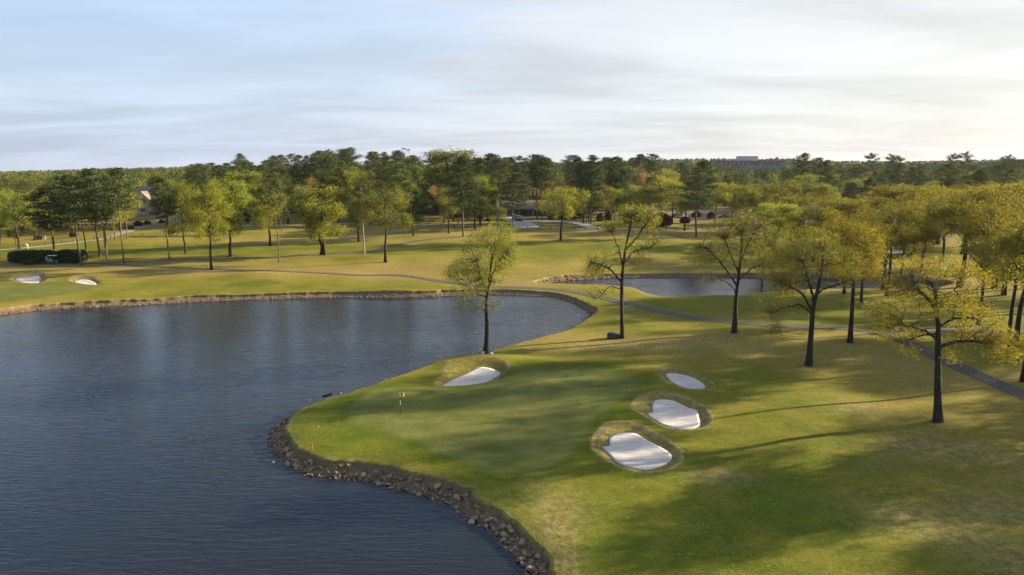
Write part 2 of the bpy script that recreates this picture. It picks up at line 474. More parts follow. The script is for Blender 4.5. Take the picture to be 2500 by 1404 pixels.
# ------------------------------------------------------------------ shore lines and regions (surveyed outlines)
LAKE_PIX = [(-420, 800), (-200, 774), (0, 752), (94, 742), (219, 734), (376, 728), (470, 720), (640, 716), (819, 711), (1007, 709), (1101, 706), (1200, 705), (1294, 708), (1357, 714), (1404, 726), (1440, 742), (1459, 755), (1438, 776), (1409, 792), (1374, 808), (1315, 822), (1224, 847), (1182, 862), (1120, 876), (1016, 901), (933, 928), (870, 949), (808, 968), (766, 982), (725, 1003), (704, 1024), (700, 1053), (712, 1078), (741, 1097), (766, 1111), (800, 1120), (850, 1122), (912, 1128), (954, 1138), (1016, 1153), (1078, 1169), (1120, 1182), (1153, 1196), (1166, 1215), (1191, 1232), (1224, 1244), (1257, 1273), (1286, 1303), (1316, 1336), (1345, 1365), (1350, 1404), (1342, 1500), (1310, 1700)]
lake_pts = [P(*q)[:2] for q in LAKE_PIX] + [np.array(q, float) for q in ((1.0, 10), (-2, -30), (-10, -90), (-260, -90), (-260, 40), (-170, 78))]
LAKE = smooth_poly(lake_pts, 3)
POND_PIX = [(1303, 687), (1325, 679), (1357, 673), (1419, 670), (1535, 667), (1690, 666), (1840, 665), (2000, 668), (2200, 672), (2300, 680), (2328, 689), (2290, 700), (2200, 704), (2019, 704), (1872, 712), (1795, 719), (1639, 722), (1592, 719), (1560, 708), (1538, 700), (1466, 694), (1357, 691)]
POND = poly(POND_PIX, 3)
ZW, BANK_W = -0.92, 1.3

GREEN = poly([(850, 1012), (885, 965), (960, 945), (1080, 946), (1180, 938), (1240, 922), (1310, 905), (1450, 906), (1548, 922), (1556, 950), (1500, 985), (1448, 1020), (1425, 1080), (1385, 1125), (1300, 1155), (1190, 1152), (1090, 1112), (960, 1060), (880, 1038)])
GREEN_L = poly([(-300, 690), (-100, 690), (60, 693), (190, 693), (235, 698), (190, 712), (60, 730), (-100, 745), (-300, 755)])
GREEN_M = poly([(560, 688), (640, 681), (690, 685), (700, 692), (660, 701), (590, 706), (520, 704)])
BUNKERS = {}
BUNKERS['A'] = ([(1074, 938.5), (1095, 938), (1141, 935.6), (1182, 928), (1207, 918), (1222, 908.6), (1211, 903), (1191, 899), (1170, 898), (1153, 903), (1132, 911), (1099, 924)],
                [(1060, 936), (1078, 915), (1095, 893), (1150, 884), (1205, 884), (1238, 892), (1242, 906), (1222, 920), (1190, 934), (1140, 941), (1080, 944)])
BUNKERS['B'] = ([(1626, 915), (1633, 912), (1653, 913), (1685, 918), (1707, 928), (1721, 939), (1717, 945.5), (1691, 947), (1669, 943), (1646, 933), (1632, 923)],
                [(1600, 908), (1622, 904), (1668, 906), (1716, 920), (1742, 937), (1739, 950), (1705, 953), (1660, 949), (1628, 935)])
BUNKERS['C'] = ([(1579, 1005.5), (1593, 1001.6), (1592, 984), (1600, 973.4), (1617, 971), (1640, 973.4), (1659, 981), (1681, 992), (1702, 997.4), (1706, 1013), (1709, 1032), (1691, 1041.7), (1659, 1043), (1627, 1035), (1601, 1022)],
                [(1540, 994), (1556, 971), (1588, 958), (1620, 957), (1668, 968), (1717, 992), (1741, 1016), (1739, 1035), (1717, 1047), (1668, 1050), (1620, 1042), (1560, 1010)])
BUNKERS['D'] = ([(1470, 1085), (1487.5, 1082), (1486.5, 1066), (1494, 1058), (1511.5, 1052), (1537, 1050.6), (1556, 1054.5), (1582, 1070.5), (1608, 1083), (1630, 1096), (1640, 1106), (1636.5, 1118.6), (1614, 1131), (1582, 1139), (1550, 1138), (1521, 1130), (1499, 1115), (1483, 1099)],
                [(1441, 1086.5), (1454, 1058), (1479.5, 1033.6), (1518, 1028), (1563, 1035), (1604.5, 1057.7), (1640, 1080), (1665, 1099), (1670, 1115), (1656, 1134.6), (1620.5, 1150.6), (1572, 1155), (1518, 1142.6), (1467, 1118.6)])
BUNKERS['E'] = ([(36, 680), (50, 676.5), (75, 674.5), (97, 675), (99, 684), (90, 688), (60, 688), (45, 684)],
                [(20, 681), (40, 672), (75, 668), (108, 670), (112, 684), (98, 691), (60, 692), (36, 687)])
BUNKERS['F'] = ([(180, 686), (197, 683), (220, 684), (235, 690), (228, 693), (205, 691)],
                [(168, 685), (190, 679), (226, 679), (248, 689), (236, 696), (204, 695)])
BUNKERS['G'] = ([(2035, 611), (2080, 606), (2140, 604), (2205, 607), (2200, 615), (2140, 616), (2085, 619), (2045, 618)],
                [(2020, 612), (2075, 601), (2140, 599), (2222, 603), (2216, 619), (2140, 621), (2085, 624), (2035, 622)])
BK = {k: (poly(a, 4), poly(b, 4)) for k, (a, b) in BUNKERS.items()}

# lush (1) against dormant (0) grass: centre, radii across and along the view, value
LUSH = [(1500, 1330, 22, 7, .88), (1900, 1290, 16, 7, .78), (2150, 1390, 14, 5, .82), (1800, 1130, 13, 8, .75), (1350, 1190, 10, 5, .72), (820, 1030, 8, 9, .86), (1000, 925, 18, 5, .62),
        (2330, 1180, 9, 10, .15), (2250, 940, 14, 18, .10), (2080, 870, 14, 12, .14), (1700, 838, 24, 7, .14), (1450, 860, 20, 6, .50), (1300, 868, 14, 4, .62), (1620, 900, 14, 5, .45), (1850, 980, 14, 8, .62), (1950, 1080, 12, 7, .70),
        (1650, 790, 22, 5, .55), (1780, 745, 26, 5, .60), (1350, 704, 14, 5, .28), (1550, 770, 8, 8, .55), (2350, 860, 20, 14, .70), (2000, 760, 30, 9, .62),
        (1430, 625, 70, 16, .58), (1560, 600, 50, 16, .86), (1250, 650, 26, 26, .30), (1240, 690, 18, 5, .12), (1650, 578, 40, 12, .06), (1340, 580, 30, 14, .25), (1650, 650, 40, 6, .34),
        (900, 690, 50, 6, .50), (600, 700, 60, 7, .58), (300, 715, 50, 6, .62), (500, 668, 70, 7, .06), (900, 655, 50, 12, .12), (80, 672, 40, 5, .20),
        (350, 608, 60, 10, .72), (60, 615, 30, 12, .72), (760, 612, 50, 9, .76), (1120, 625, 40, 14, .45), (800, 578, 70, 12, .08), (450, 645, 70, 8, .20), (1000, 575, 40, 14, .18), (430, 575, 40, 10, .62), (700, 545, 30, 14, .25),
        (1360, 545, 24, 12, .75), (1600, 535, 60, 14, .62), (1100, 540, 40, 14, .15)]
LUSHW = [(P(a, b)[:2], rx, ry, v_) for a, b, rx, ry, v_ in LUSH]
WORN_PIX = [(2230, 1245, 3.5, 1.8), (2290, 1300, 4.0, 1.8), (2350, 1340, 4.0, 1.5), (2400, 1385, 3.5, 1.5), (1330, 1290, 2.2, 4.2), (1350, 1370, 1.8, 3.0), (1760, 1178, 3, 1.2), (2120, 1010, 5, 2.5), (2260, 1100, 5, 3.0), (1600, 845, 16, 3), (2420, 1235, 4, 2), (1240, 686, 10, 3), (1640, 578, 30, 3)]
WORNW = [(P(a, b)[:2], rx, ry) for a, b, rx, ry in WORN_PIX]
FEET = [P(a, b)[:2] for a, b in ((1187, 872), (1520, 825), (1793, 812), (1974, 893), (2074, 836), (2288, 1030), (517, 659), (942, 641), (682, 640), (788, 623), (303, 645), (414, 632), (245, 627), (890, 621), (1369, 590), (2102, 740), (2388, 794), (2457, 874))]


def ground(x, y, masks=False, carve=False):
    x = np.asarray(x, float); y = np.asarray(y, float)
    z = hbase(x, y)
    # long mounds round the green
    for (a, b, rx, ry, hh) in ((1160, 882, 7, 2.5, .75), (1330, 895, 10, 3, .35), (1560, 905, 6, 2, .3), (2000, 1000, 9, 4, .25), (600, 672, 16, 4, .6), (90, 668, 10, 3, .8), (215, 677, 9, 3, .7), (1200, 655, 14, 6, .8), (900, 630, 14, 5, .6), (1420, 600, 20, 6, .6)):
        q = P(a, b); z = z + hh * np.exp(-((x - q[0]) / rx) ** 2 - ((y - q[1]) / ry) ** 2)
    worn = np.zeros_like(z)
    for k, (sp_, rp) in BK.items():
        so_ = sdf(rp, x, y, 3.0); ins = so_ > -1.2
        if not ins.any(): continue
        si = sdf(sp_, x, y, 12.0)
        d_out = np.maximum(so_, 0); d_in = np.maximum(-si, 0)
        t = np.where(si > 0, 1.0, d_out / np.maximum(d_out + d_in, 1e-4))
        dep = {'A': .34, 'B': .16, 'C': .25, 'D': .27, 'E': .28, 'F': .25, 'G': .3}[k]
        dz = 0.05 * sstep(-1.2, 0.1, so_) * (1 - sstep(0.0, 1.0, t)) - dep * sstep(0.05, 1, t) * (so_ > 0) - np.where(si > 0, 0.08 * sstep(0, 1.6, si), 0)
        z = z + np.where(ins, dz, 0)
        worn = np.maximum(worn, np.where(so_ > -0.05, {'A': .5, 'B': .6}.get(k, .80), 0) * (0.75 + 0.6 * np.exp(-((so_ - 0.1) / 0.22) ** 2)))
    if masks: z0 = z.copy()
    dirt_shade = np.zeros_like(z)
    for pg, wd in ((LAKE, BANK_W), (POND, 1.2)):
        s = -sdf(pg, x, y, 26.0, fill=-99)            # positive on land
        s = np.where(s > 90, 99, s)
        inside = s < 0
        prof = np.interp(s, [-30, -6, -wd, -0.16, 0.0], [ZW - 2.2, ZW - 1.3, ZW, -0.42, 0.0])
        edge = np.clip(z, -0.3, 0.45)
        near = np.exp(-np.clip(s, 0, 40) / 2.5)
        z = np.where(inside, np.where(s > -0.16, edge + prof * (0.42 + edge) / 0.42 * 0 + prof, prof + edge * np.clip(1 + s / wd, 0, 1)), z * (1 - near) + edge * near)
        # rounded lip
        z = np.where((s >= 0) & (s < 2.2), z - 0.16 * (1 - s / 2.2) ** 2 * 0.7, z)
        if carve: z = z - 0.35 * sstep(1.7, 0.5, s)
        dirt_shade = np.maximum(dirt_shade, np.where(inside, 1.0, 0.6 * np.exp(-(np.clip(s, 0, 5) / 0.12) ** 2)))
        worn = np.maximum(worn, np.where(inside, 0, 0.45 * np.exp(-np.clip(s, 0, 9) / 0.40)))
    # culvert hollow by the far road
    q = P(1648, 572); z = z - 1.5 * np.exp(-((x - q[0]) / 2.6) ** 2 - ((y - q[1]) / 4.5) ** 2)
    if not masks: return z
    dirt_shade = np.maximum(dirt_shade, 0.85 * sstep(262, 290, y + 14 * wob(x, y, 38, 3)) * (1 - 0.6 * sstep(0.45, 0.9, wob(x, y, 60, 7))) * sstep(-.62, -.52, x / np.maximum(y, 1)))  # woods floor: leaf litter brown, with the shade under the trees painted in
    dirt_shade = np.maximum(dirt_shade, np.exp(-((x - q[0]) / 2.0) ** 4 - ((y - q[1] - 1) / 3.2) ** 4))
    for c in FEET: dirt_shade = np.maximum(dirt_shade, 0.55 * np.exp(-(((x - c[0]) ** 2 + (y - c[1]) ** 2) / 1.1 ** 2) ** 1.0))
    num = (0.56 - 0.36 * sstep(90, 140, y)) * 0.15; dn = np.full_like(z, 0.15)
    wx = x + 3 * wob(x, y, 24, 2); wy = y + 2.0 * wob(x, y, 21, 6)
    for c, rx, ry, v_ in LUSHW:
        g = np.exp(-((wx - c[0]) / rx) ** 2 - ((wy - c[1]) / ry) ** 2); num += g * v_; dn += g
    lush = num / dn
    lush = np.where(y > 330, 0.35, lush)
    for c, rx, ry in WORNW:
        worn = np.maximum(worn, 0.60 * np.exp(-((wx - c[0]) / rx) ** 2 - ((wy - c[1]) / ry) ** 2))
    sg = sdf(GREEN, x, y, 14.0)
    green = sstep(-0.75, 0.75, sg + 0.4 * wob(x, y, 6, 8))
    coll = np.where(sg > -14, sstep(-5.5, -0.3, sg + 1.2 * wob(x, y, 9, 11)), 0)
    lush = np.maximum(lush, 0.92 * coll)
    sl2 = sdf(GREEN_L, x, y, 10.0); green = np.maximum(green, 0.9 * sstep(-0.6, 0.6, sl2)); lush = np.maximum(lush, 0.75 * np.where(sl2 > -10, sstep(-6, 0, sl2), 0))
    sm = sdf(GREEN_M, x, y, 8.0); lush = np.maximum(lush, 0.72 * sstep(-3.0, 3.0, sm))
    worn = worn * (1 - green)
    return z, np.stack([np.clip(lush, 0, 1), np.clip(green, 0, 1), np.clip(worn, 0, 1), np.clip(dirt_shade, 0, 1)], -1)


# ------------------------------------------------------------------ ground sheet
def build_ground():
    r1 = 12 * np.exp(np.arange(0, math.log(48 / 12), 0.02)); r2 = 48 * np.exp(np.arange(0, math.log(215 / 48), 0.0034)); r3 = 215 * np.exp(np.arange(0, math.log(9000 / 215) + .02, 0.016))
    rr = np.concatenate([r1, r2, r3])
    aa = np.radians(np.concatenate([np.linspace(-80, -39, 40, endpoint=False), np.linspace(-39, 39, 560), np.linspace(39, 80, 41)[1:]]))
    Rr, Aa = np.meshgrid(rr, aa, indexing='ij')
    X = Rr * np.sin(Aa); Y = -14 + Rr * np.cos(Aa)
    Z, mk_ = ground(X, Y, True, True)
    n, m = X.shape
    idx = np.arange(n * m).reshape(n, m)
    Fq = np.stack([idx[:-1, :-1], idx[:-1, 1:], idx[1:, 1:], idx[1:, :-1]], -1).reshape(-1, 4)[:, ::-1]
    o = mk('ground', np.stack([X, Y, Z], -1).reshape(-1, 3), Fq, M['ground'], smooth=True)
    ca = o.data.color_attributes.new('mask', 'FLOAT_COLOR', 'POINT')
    ca.data.foreach_set('color', mk_.reshape(-1).astype(np.float32))
    structure(o, 'rolling golf course turf of mixed green and dormant grass')
    return o


build_ground()
o = mk('lake_water', [(-400, -120, ZW), (16.6, -120, ZW), (16.6, 133.2, ZW), (-400, 133.2, ZW)], [(0, 1, 2, 3)], M['water']); structure(o, 'dark rippled lake')
me = bpy.data.meshes.new('pond_water')
me.from_pydata([(2, 133.6, ZW), (17, 133.6, ZW), (17, 116, ZW), (160, 116, ZW), (160, 158, ZW), (2, 158, ZW)], [], [(0, 1, 2, 3, 4, 5)])
me.materials.append(M['calm_water']); o = bpy.data.objects.new('pond_water', me); COL.objects.link(o); structure(o, 'small pond beyond the tree row')


def bank_strip(name, pg, wd, seed, label):
    r_ = np.random.default_rng(seed); p = np.vstack([pg, pg[:1]]); seg = np.r_[0, np.cumsum(np.hypot(*np.diff(p, axis=0).T))]
    d_ = np.hypot(p[:, 0], p[:, 1]); n = int(seg[-1] / 0.3); sv = np.linspace(0, seg[-1], n, endpoint=False)
    q = np.stack([np.interp(sv, seg, p[:, 0]), np.interp(sv, seg, p[:, 1])], 1); t = (np.roll(q, -4, 0) - np.roll(q, 4, 0)); t /= np.linalg.norm(t, axis=1)[:, None]
    nr = np.stack([t[:, 1], -t[:, 0]], 1)
    if sdf(pg, q[5:6, 0] + nr[5, 0], q[5:6, 1] + nr[5, 1])[0] < 0: nr = -nr      # towards the water
    sm = lambda w_: np.convolve(np.r_[r_.normal(size=n), np.zeros(w_)], np.ones(w_) / w_ ** .5, 'same')[:n]
    wig = 0.10 * sm(7) + 0.05 * sm(3)
    cs = [-2.4, -1.6, -0.8, -0.25, 0.0, 0.06, 0.14, 0.40, 0.75, 1.15, wd, wd + 1.4]; k = len(cs); cols = []
    for c in cs:
        off = c + wig * np.clip(1.2 - abs(c - .1), 0, 1) * (1 if c > -.9 else 0)
        X = q[:, 0] + nr[:, 0] * off; Y = q[:, 1] + nr[:, 1] * off; zl = ground(q[:, 0] - nr[:, 0] * .05, q[:, 1] - nr[:, 1] * .05)
        if c <= 0: Z = ground(q[:, 0] - nr[:, 0] * max(.02, -c), q[:, 1] - nr[:, 1] * max(.02, -c)) + (-0.03 if c < -2 else 0.008 if c < -1 else 0.015)
        else: Z = zl + np.interp(c, [0, .06, .14, wd, wd + 1.4], [0, -.18, -.36, 0, 0]) * (c <= .14) + (0 if c <= .14 else 0); Z = Z if c <= .14 else np.interp(c, [.14, wd, wd + 1.4], [0, 1, 1]) * (ZW - (zl - .36)) + zl - .36 - (.5 if c > wd else 0) + (0.05 * sm(2) if c < wd else 0)
        cols.append(np.stack([X, Y, Z], 1))
    Vv = np.stack(cols, 1).reshape(-1, 3); idx = np.arange(n * k).reshape(n, k); i2 = np.roll(idx, -1, 0)
    Fq = np.stack([idx[:, :-1], i2[:, :-1], i2[:, 1:], idx[:, 1:]], -1).reshape(-1, 4)
    o = mk(name, Vv, Fq, M['ground'], smooth=True)
    zz_, mm = ground(Vv[:, 0], Vv[:, 1], True); mm = mm.reshape(n, k, 4)
    for j, c in enumerate(cs): mm[:, j, 3] = 0 if c <= 0 else 1; mm[:, j, 2] = np.maximum(mm[:, j, 2] * (c <= 0), 0.75 if -.15 <= c <= 0 else 0)
    ca = o.data.color_attributes.new('mask', 'FLOAT_COLOR', 'POINT'); ca.data.foreach_set('color', mm.reshape(-1).astype(np.float32)); return structure(o, label)


bank_strip('lake_bank', LAKE, BANK_W, 31, 'eroded earth lip and stony bank round the lake')
bank_strip('pond_bank', POND, 1.2, 32, 'eroded earth bank round the pond')


def ribbon(name, pix, width, mat, lift=0.02, pts=None):
    pts = np.array([P(*q)[:2] for q in pix]) if pts is None else np.array(pts, float)
    c = smooth_poly(pts, 10, False)
    seg = np.r_[0, np.cumsum(np.hypot(*np.diff(c, axis=0).T))]
    n = max(8, int(seg[-1] / 0.8)); s = np.linspace(0, seg[-1], n)
    c = np.stack([np.interp(s, seg, c[:, 0]), np.interp(s, seg, c[:, 1])], 1)
    t = np.gradient(c, axis=0); t /= np.linalg.norm(t, axis=1)[:, None]; nrm = np.stack([-t[:, 1], t[:, 0]], 1)
    wd = np.interp(np.linspace(0, 1, n), np.linspace(0, 1, len(width)), width) if hasattr(width, '__len__') else np.full(n, width)
    wd = wd * (1 + 0.03 * np.sin(s * 1.3))
    k = 5; u = np.linspace(-0.5, 0.5, k)
    XY = c[:, None, :] + nrm[:, None, :] * (u[None, :, None] * wd[:, None, None])
    Z = ground(XY[..., 0], XY[..., 1]) + lift + 0.00022 * np.abs(XY[..., 1])
    Vv = np.concatenate([XY, Z[..., None]], -1).reshape(-1, 3)
    # outer skirts sink into the turf, so the slab has a real edge
    idx = np.arange(n * k).reshape(n, k)
    Fq = np.stack([idx[:-1, :-1], idx[1:, :-1], idx[1:, 1:], idx[:-1, 1:]], -1).reshape(-1, 4)
    el = Vv[idx[:, 0]] - [0, 0, 0.25]; er = Vv[idx[:, -1]] - [0, 0, 0.25]; b0 = len(Vv)
    Vv = np.concatenate([Vv, el, er]); L = b0 + np.arange(n); Rg = b0 + n + np.arange(n)
    Fq = np.concatenate([Fq, np.stack([idx[:-1, 0], L[:-1], L[1:], idx[1:, 0]], -1), np.stack([idx[:-1, -1], idx[1:, -1], Rg[1:], Rg[:-1]], -1)])
    return structure(mk(name, Vv, Fq, mat, smooth=False))


ribbon('cart_path', [(-250, 668), (0, 653), (140, 644), (220, 643), (407, 636), (517, 633), (640, 630), (720, 624), (788, 619), (885, 617), (913, 612), (945, 604), (976, 597), (1023, 588), (1101, 581), (1160, 576), (1230, 573)], 2.1, M['asphalt'])
ribbon('cart_path', [(250, 643), (313, 648), (420, 653), (533, 658), (600, 661), (725, 665), (851, 672), (945, 672), (1007, 676), (1070, 686), (1117, 692), (1200, 701), (1294, 703), (1388, 711), (1466, 726), (1513, 737), (1592, 756), (1655, 769), (1700, 777), (1797, 787), (1912, 797), (2072, 803), (2152, 815), (2233, 844), (2290, 874), (2377, 912), (2500, 966), (2640, 1030)], [1.8, 1.8, 1.9, 2.0, 2.2, 2.3, 2.3], M['asphalt'])
ribbon('cart_path', [(2160, 808), (2260, 806), (2360, 806), (2440, 806), (2560, 812), (2760, 824)], 2.4, M['asphalt'], 0.03)
ribbon('road', [(-300, 628), (-100, 616), (0, 610), (110, 600), (230, 586), (270, 577), (313, 563), (355, 551), (400, 536), (425, 528)], [2.5, 2.5, 2.5, 3, 4, 4.5, 4.5], M['old_road'], 0.03)
ribbon('road', [(560, 552), (680, 549), (800, 547), (880, 546), (1000, 548), (1100, 549), (1180, 553), (1235, 557), (1330, 557.5), (1440, 558.5), (1560, 560), (1640, 560), (1730, 557), (1830, 556), (1950, 554)], 2.3, M['road_conc'], 0.04)
ribbon('driveway', [(1290, 557), (1278, 548), (1266, 541), (1250, 534), (1215, 527)], [10, 8, 7, 8, 9], M['concrete'], 0.05)
ribbon('driveway', [(1452, 557.5), (1430, 550), (1405, 544.5), (1370, 541.5), (1320, 540), (1275, 540)], [5, 4.2, 3.6, 3.4, 4, 6], M['concrete'], 0.055)
ribbon('parking_area', [(1610, 530), (1680, 527), (1760, 528), (1830, 536)], [4, 5, 5, 4], M['asphalt'], 0.05)


def sand_sheet(k, label):
    pg = BK[k][0]; c = pg.mean(0); rings = []; nr = 10
    for i in range(nr + 1):
        rings.append(c + (pg - c) * (i / nr))
    n = len(pg); Vv = np.concatenate(rings)
    Z = ground(Vv[:, 0], Vv[:, 1]) + 0.035
    Z[-n:] = ground(pg[:, 0], pg[:, 1]) + 0.05
    V3 = np.column_stack([Vv, Z]); Fq = []
    for i in range(nr):
        for j in range(n):
            Fq.append((i * n + j, (i + 1) * n + j, (i + 1) * n + (j + 1) % n, i * n + (j + 1) % n))
    skirt = np.column_stack([pg, Z[-n:] - 0.4]); b0 = len(V3); V3 = np.concatenate([V3, skirt])
    for j in range(n): Fq.append((nr * n + j, b0 + j, b0 + (j + 1) % n, nr * n + (j + 1) % n))
    o = mk('sand_bunker', V3, np.array(Fq), M['sand'], smooth=True)
    o['kind'] = 'structure'; o['label'] = label; return o


sand_sheet('A', 'white sand bunker cut into the mound between flag and lake')
sand_sheet('B', 'smallest oval sand bunker at the back right of the green')
sand_sheet('C', 'middle of the three sand bunkers right of the green')
sand_sheet('D', 'largest sand bunker beside the front right of the green')
sand_sheet('E', 'white sand bunker on the far bank behind the left green')
sand_sheet('F', 'thin sand bunker on the far bank below the pines')
sand_sheet('G', 'pale sand bunker beyond the pond under the oak grove')

# ------------------------------------------------------------------ rocks along the banks
def rock_mesh(i):
    r_ = np.random.default_rng(100 + i); bm = bmesh.new(); bmesh.ops.create_icosphere(bm, subdivisions=2, radius=0.5)
    sc_ = r_.uniform(0.65, 1.2, 3) * [1.15, 0.95, 0.72]
    planes = [(Vector(r_.normal(size=3)).normalized(), r_.uniform(0.28, 0.42)) for _ in range(9)]
    for v in bm.verts:
        for nrm, d in planes:
            k = v.co.dot(nrm) - d
            if k > 0: v.co -= nrm * k
        v.co += Vector(r_.normal(size=3)) * 0.012
        v.co = Vector((v.co.x * sc_[0], v.co.y * sc_[1], v.co.z * sc_[2]))
    me = bpy.data.meshes.new('rock'); bm.to_mesh(me); bm.free(); me.materials.append(M['rock']); return me


ROCKS = [rock_mesh(i) for i in range(10)]


def along(pg_pts, step):
    p = np.asarray(pg_pts, float); seg = np.r_[0, np.cumsum(np.hypot(*np.diff(p, axis=0).T))]
    s = np.arange(0, seg[-1], step); q = np.stack([np.interp(s, seg, p[:, 0]), np.interp(s, seg, p[:, 1])], 1)
    t = np.gradient(q, axis=0); t /= np.linalg.norm(t, axis=1)[:, None] + 1e-9
    return q, np.stack([t[:, 1], -t[:, 0]], 1)      # points, normal to the right of travel


nl = len(LAKE)
i_a, i_b = 29 * 3, 51 * 3                            # the near bank from the tip down to the frame's lower edge
qn, nn = along(LAKE[i_a:i_b], 0.05)
sgn = 1 if sdf(LAKE, np.array([qn[200, 0] + nn[200, 0]]), np.array([qn[200, 1] + nn[200, 1]]))[0] > 0 else -1
placed = []; rr_ = np.random.default_rng(21); tries = 0; spec_rocks = []
while len(placed) < 300 and tries < 20000:
    tries += 1
    i = rr_.integers(len(qn)); u = rr_.uniform(0.22, 1.55); p_ = qn[i] + sgn * nn[i] * u
    s_ = rr_.choice([0.24, 0.31, 0.39, 0.47, 0.60], p=[.22, .30, .27, .15, .06])
    if any((p_[0] - a) ** 2 + (p_[1] - b) ** 2 < (0.36 * (s_ + c)) ** 2 for a, b, c in placed): continue
    placed.append((p_[0], p_[1], s_))
pal = np.array(placed); zr = ground(pal[:, 0], pal[:, 1])
white_i = set(np.argsort(np.abs(pal[:, 1] - 44.5))[:3].tolist())
for j, (x, y, s_) in enumerate(placed):
    o = bpy.data.objects.new('riprap_rock', ROCKS[j % 10]); COL.objects.link(o)
    o.location = (x, y, max(zr[j], ZW - 0.1) + 0.10 * s_); o.rotation_euler = (rr_.uniform(-.4, .4), rr_.uniform(-.4, .4), rr_.uniform(0, 6.28)); o.scale = (s_ * 1.2,) * 3
    if j in white_i:
        o.color = (2.0, 2.2, 2.6, 1)
        tag(o, 'pale whitish boulder among the dark rocks of the near bank', 'rock', 'pale rocks in the near bank')
    else:
        tag(o, 'brown angular rock in the stone facing of the near bank', 'rock', 'rocks facing the near bank')


def rock_stuff(name, spots, label, mat, seed):
    r_ = np.random.default_rng(seed); Vs, Fs, b = [], [], 0
    base = []
    for me_ in ROCKS[:5]:
        bm = bmesh.new(); bm.from_mesh(me_); bmesh.ops.triangulate(bm, faces=bm.faces)
        base.append((np.array([v.co[:] for v in bm.verts]), np.array([[v.index for v in f.verts] for f in bm.faces]))); bm.free()
    for (x, y, s_) in spots:
        v0, f0 = base[r_.integers(5)]; a = r_.uniform(0, 6.28); c, s = math.cos(a), math.sin(a)
        vv = v0 @ np.array([[c, s, 0], [-s, c, 0], [0, 0, 1]]) * s_
        z = max(float(ground(np.array([x]), np.array([y]))[0]) if False else 0, ZW)
        Vs.append(vv + [x, y, 0]); Fs.append(f0 + b); b += len(v0)
    cx = np.array([q[0] for q in spots]); cyy = np.array([q[1] for q in spots]); zz_ = np.maximum(ground(cx, cyy), ZW - 0.05)
    for vv, z in zip(Vs, zz_): vv[:, 2] += z + 0.04
    o = mk(name, np.concatenate(Vs), np.concatenate(Fs), mat); tag(o, label, 'rocks', kind='stuff'); return o


spots = []
for _ in range(650):
    i = rr_.integers(len(qn)); u = rr_.uniform(0.25, 1.75); p_ = qn[i] + sgn * nn[i] * u; spots.append((p_[0], p_[1], rr_.uniform(0.12, 0.26)))
q3, n3 = along(LAKE[17 * 3:29 * 3], 0.1)
for _ in range(45):
    i = rr_.integers(len(q3)); p_ = q3[i] + sgn * n3[i] * rr_.uniform(2.3, 3.6); spots.append((p_[0], p_[1], rr_.uniform(0.15, 0.38)))
rock_stuff('rubble', spots, 'small brown stones filling the gaps of the rocky near bank', M['rock'], 5)
spots = []
for a, b, cnt, lo, hi, s0, s1 in ((0, 17 * 3, 1100, 0.7, 1.75, 0.12, 0.30), (4 * 3, 13 * 3, 700, 1.1, 1.8, 0.15, 0.38)):
    q2, n2_ = along(LAKE[a:b], 0.1)
    for _ in range(cnt):
        i = rr_.integers(len(q2)); p_ = q2[i] + sgn * n2_[i] * rr_.uniform(lo, hi); spots.append((p_[0], p_[1], rr_.uniform(s0, s1)))
q2, n2_ = along(POND[:16 * 3], 0.1)
for _ in range(420):
    i = rr_.integers(len(q2)); u = rr_.uniform(0.2, 1.3)
    p_ = q2[i] + n2_[i] * u
    if sdf(POND, np.array([p_[0]]), np.array([p_[1]]))[0] < 0: p_ = q2[i] - n2_[i] * u
    spots.append((p_[0], p_[1], rr_.uniform(0.25, 0.55)))
rock_stuff('bank_stones', spots, 'pale stones lining the far edge of lake and pond', M['far_rock'], 6)

# ------------------------------------------------------------------ trees
def leaf_quads(C, size, r_, asp=0.6, flat=0.0):
    n = len(C); a = r_.normal(size=(n, 3)); a[:, 2] *= (1 - flat); a /= np.linalg.norm(a, axis=1)[:, None]
    b = r_.normal(size=(n, 3)); b -= a * (a * b).sum(1)[:, None]
    if flat: b[:, 2] *= (1 - flat)
    b /= np.linalg.norm(b, axis=1)[:, None]
    s = (size * r_.uniform(0.65, 1.35, n))[:, None] if np.isscalar(size) else size[:, None]
    Q = np.stack([C + a * s, C + b * s * asp, C - a * s, C - b * s * asp], 1).reshape(-1, 3)
    return Q, np.arange(4 * n).reshape(n, 4)


def edge_tubes(A, B, ra, rb, n=4):
    d = B - A; L = np.linalg.norm(d, axis=1)[:, None] + 1e-9; d = d / L
    ref = np.where(np.abs(d[:, 2:3]) > 0.9, np.array([[1.0, 0, 0]]), np.array([[0, 0, 1.0]]))
    u = np.cross(d, ref); u /= np.linalg.norm(u, axis=1)[:, None] + 1e-9; v = np.cross(d, u)
    ang = np.arange(n) * 2 * np.pi / n; m = len(A)
    off = u[:, None, :] * np.cos(ang)[None, :, None] + v[:, None, :] * np.sin(ang)[None, :, None]
    B2 = B + d * (rb[:, None] * 0.5)
    VA = A[:, None, :] + off * ra[:, None, None]; VB = B2[:, None, :] + off * rb[:, None, None]
    Vv = np.concatenate([VA, VB], 1).reshape(-1, 3); k = np.arange(n); k1 = (k + 1) % n
    base = (np.arange(m) * 2 * n)[:, None]
    Fq = np.stack([base + k, base + k1, base + n + k1, base + n + k], -1).reshape(-1, 4)
    return Vv, Fq


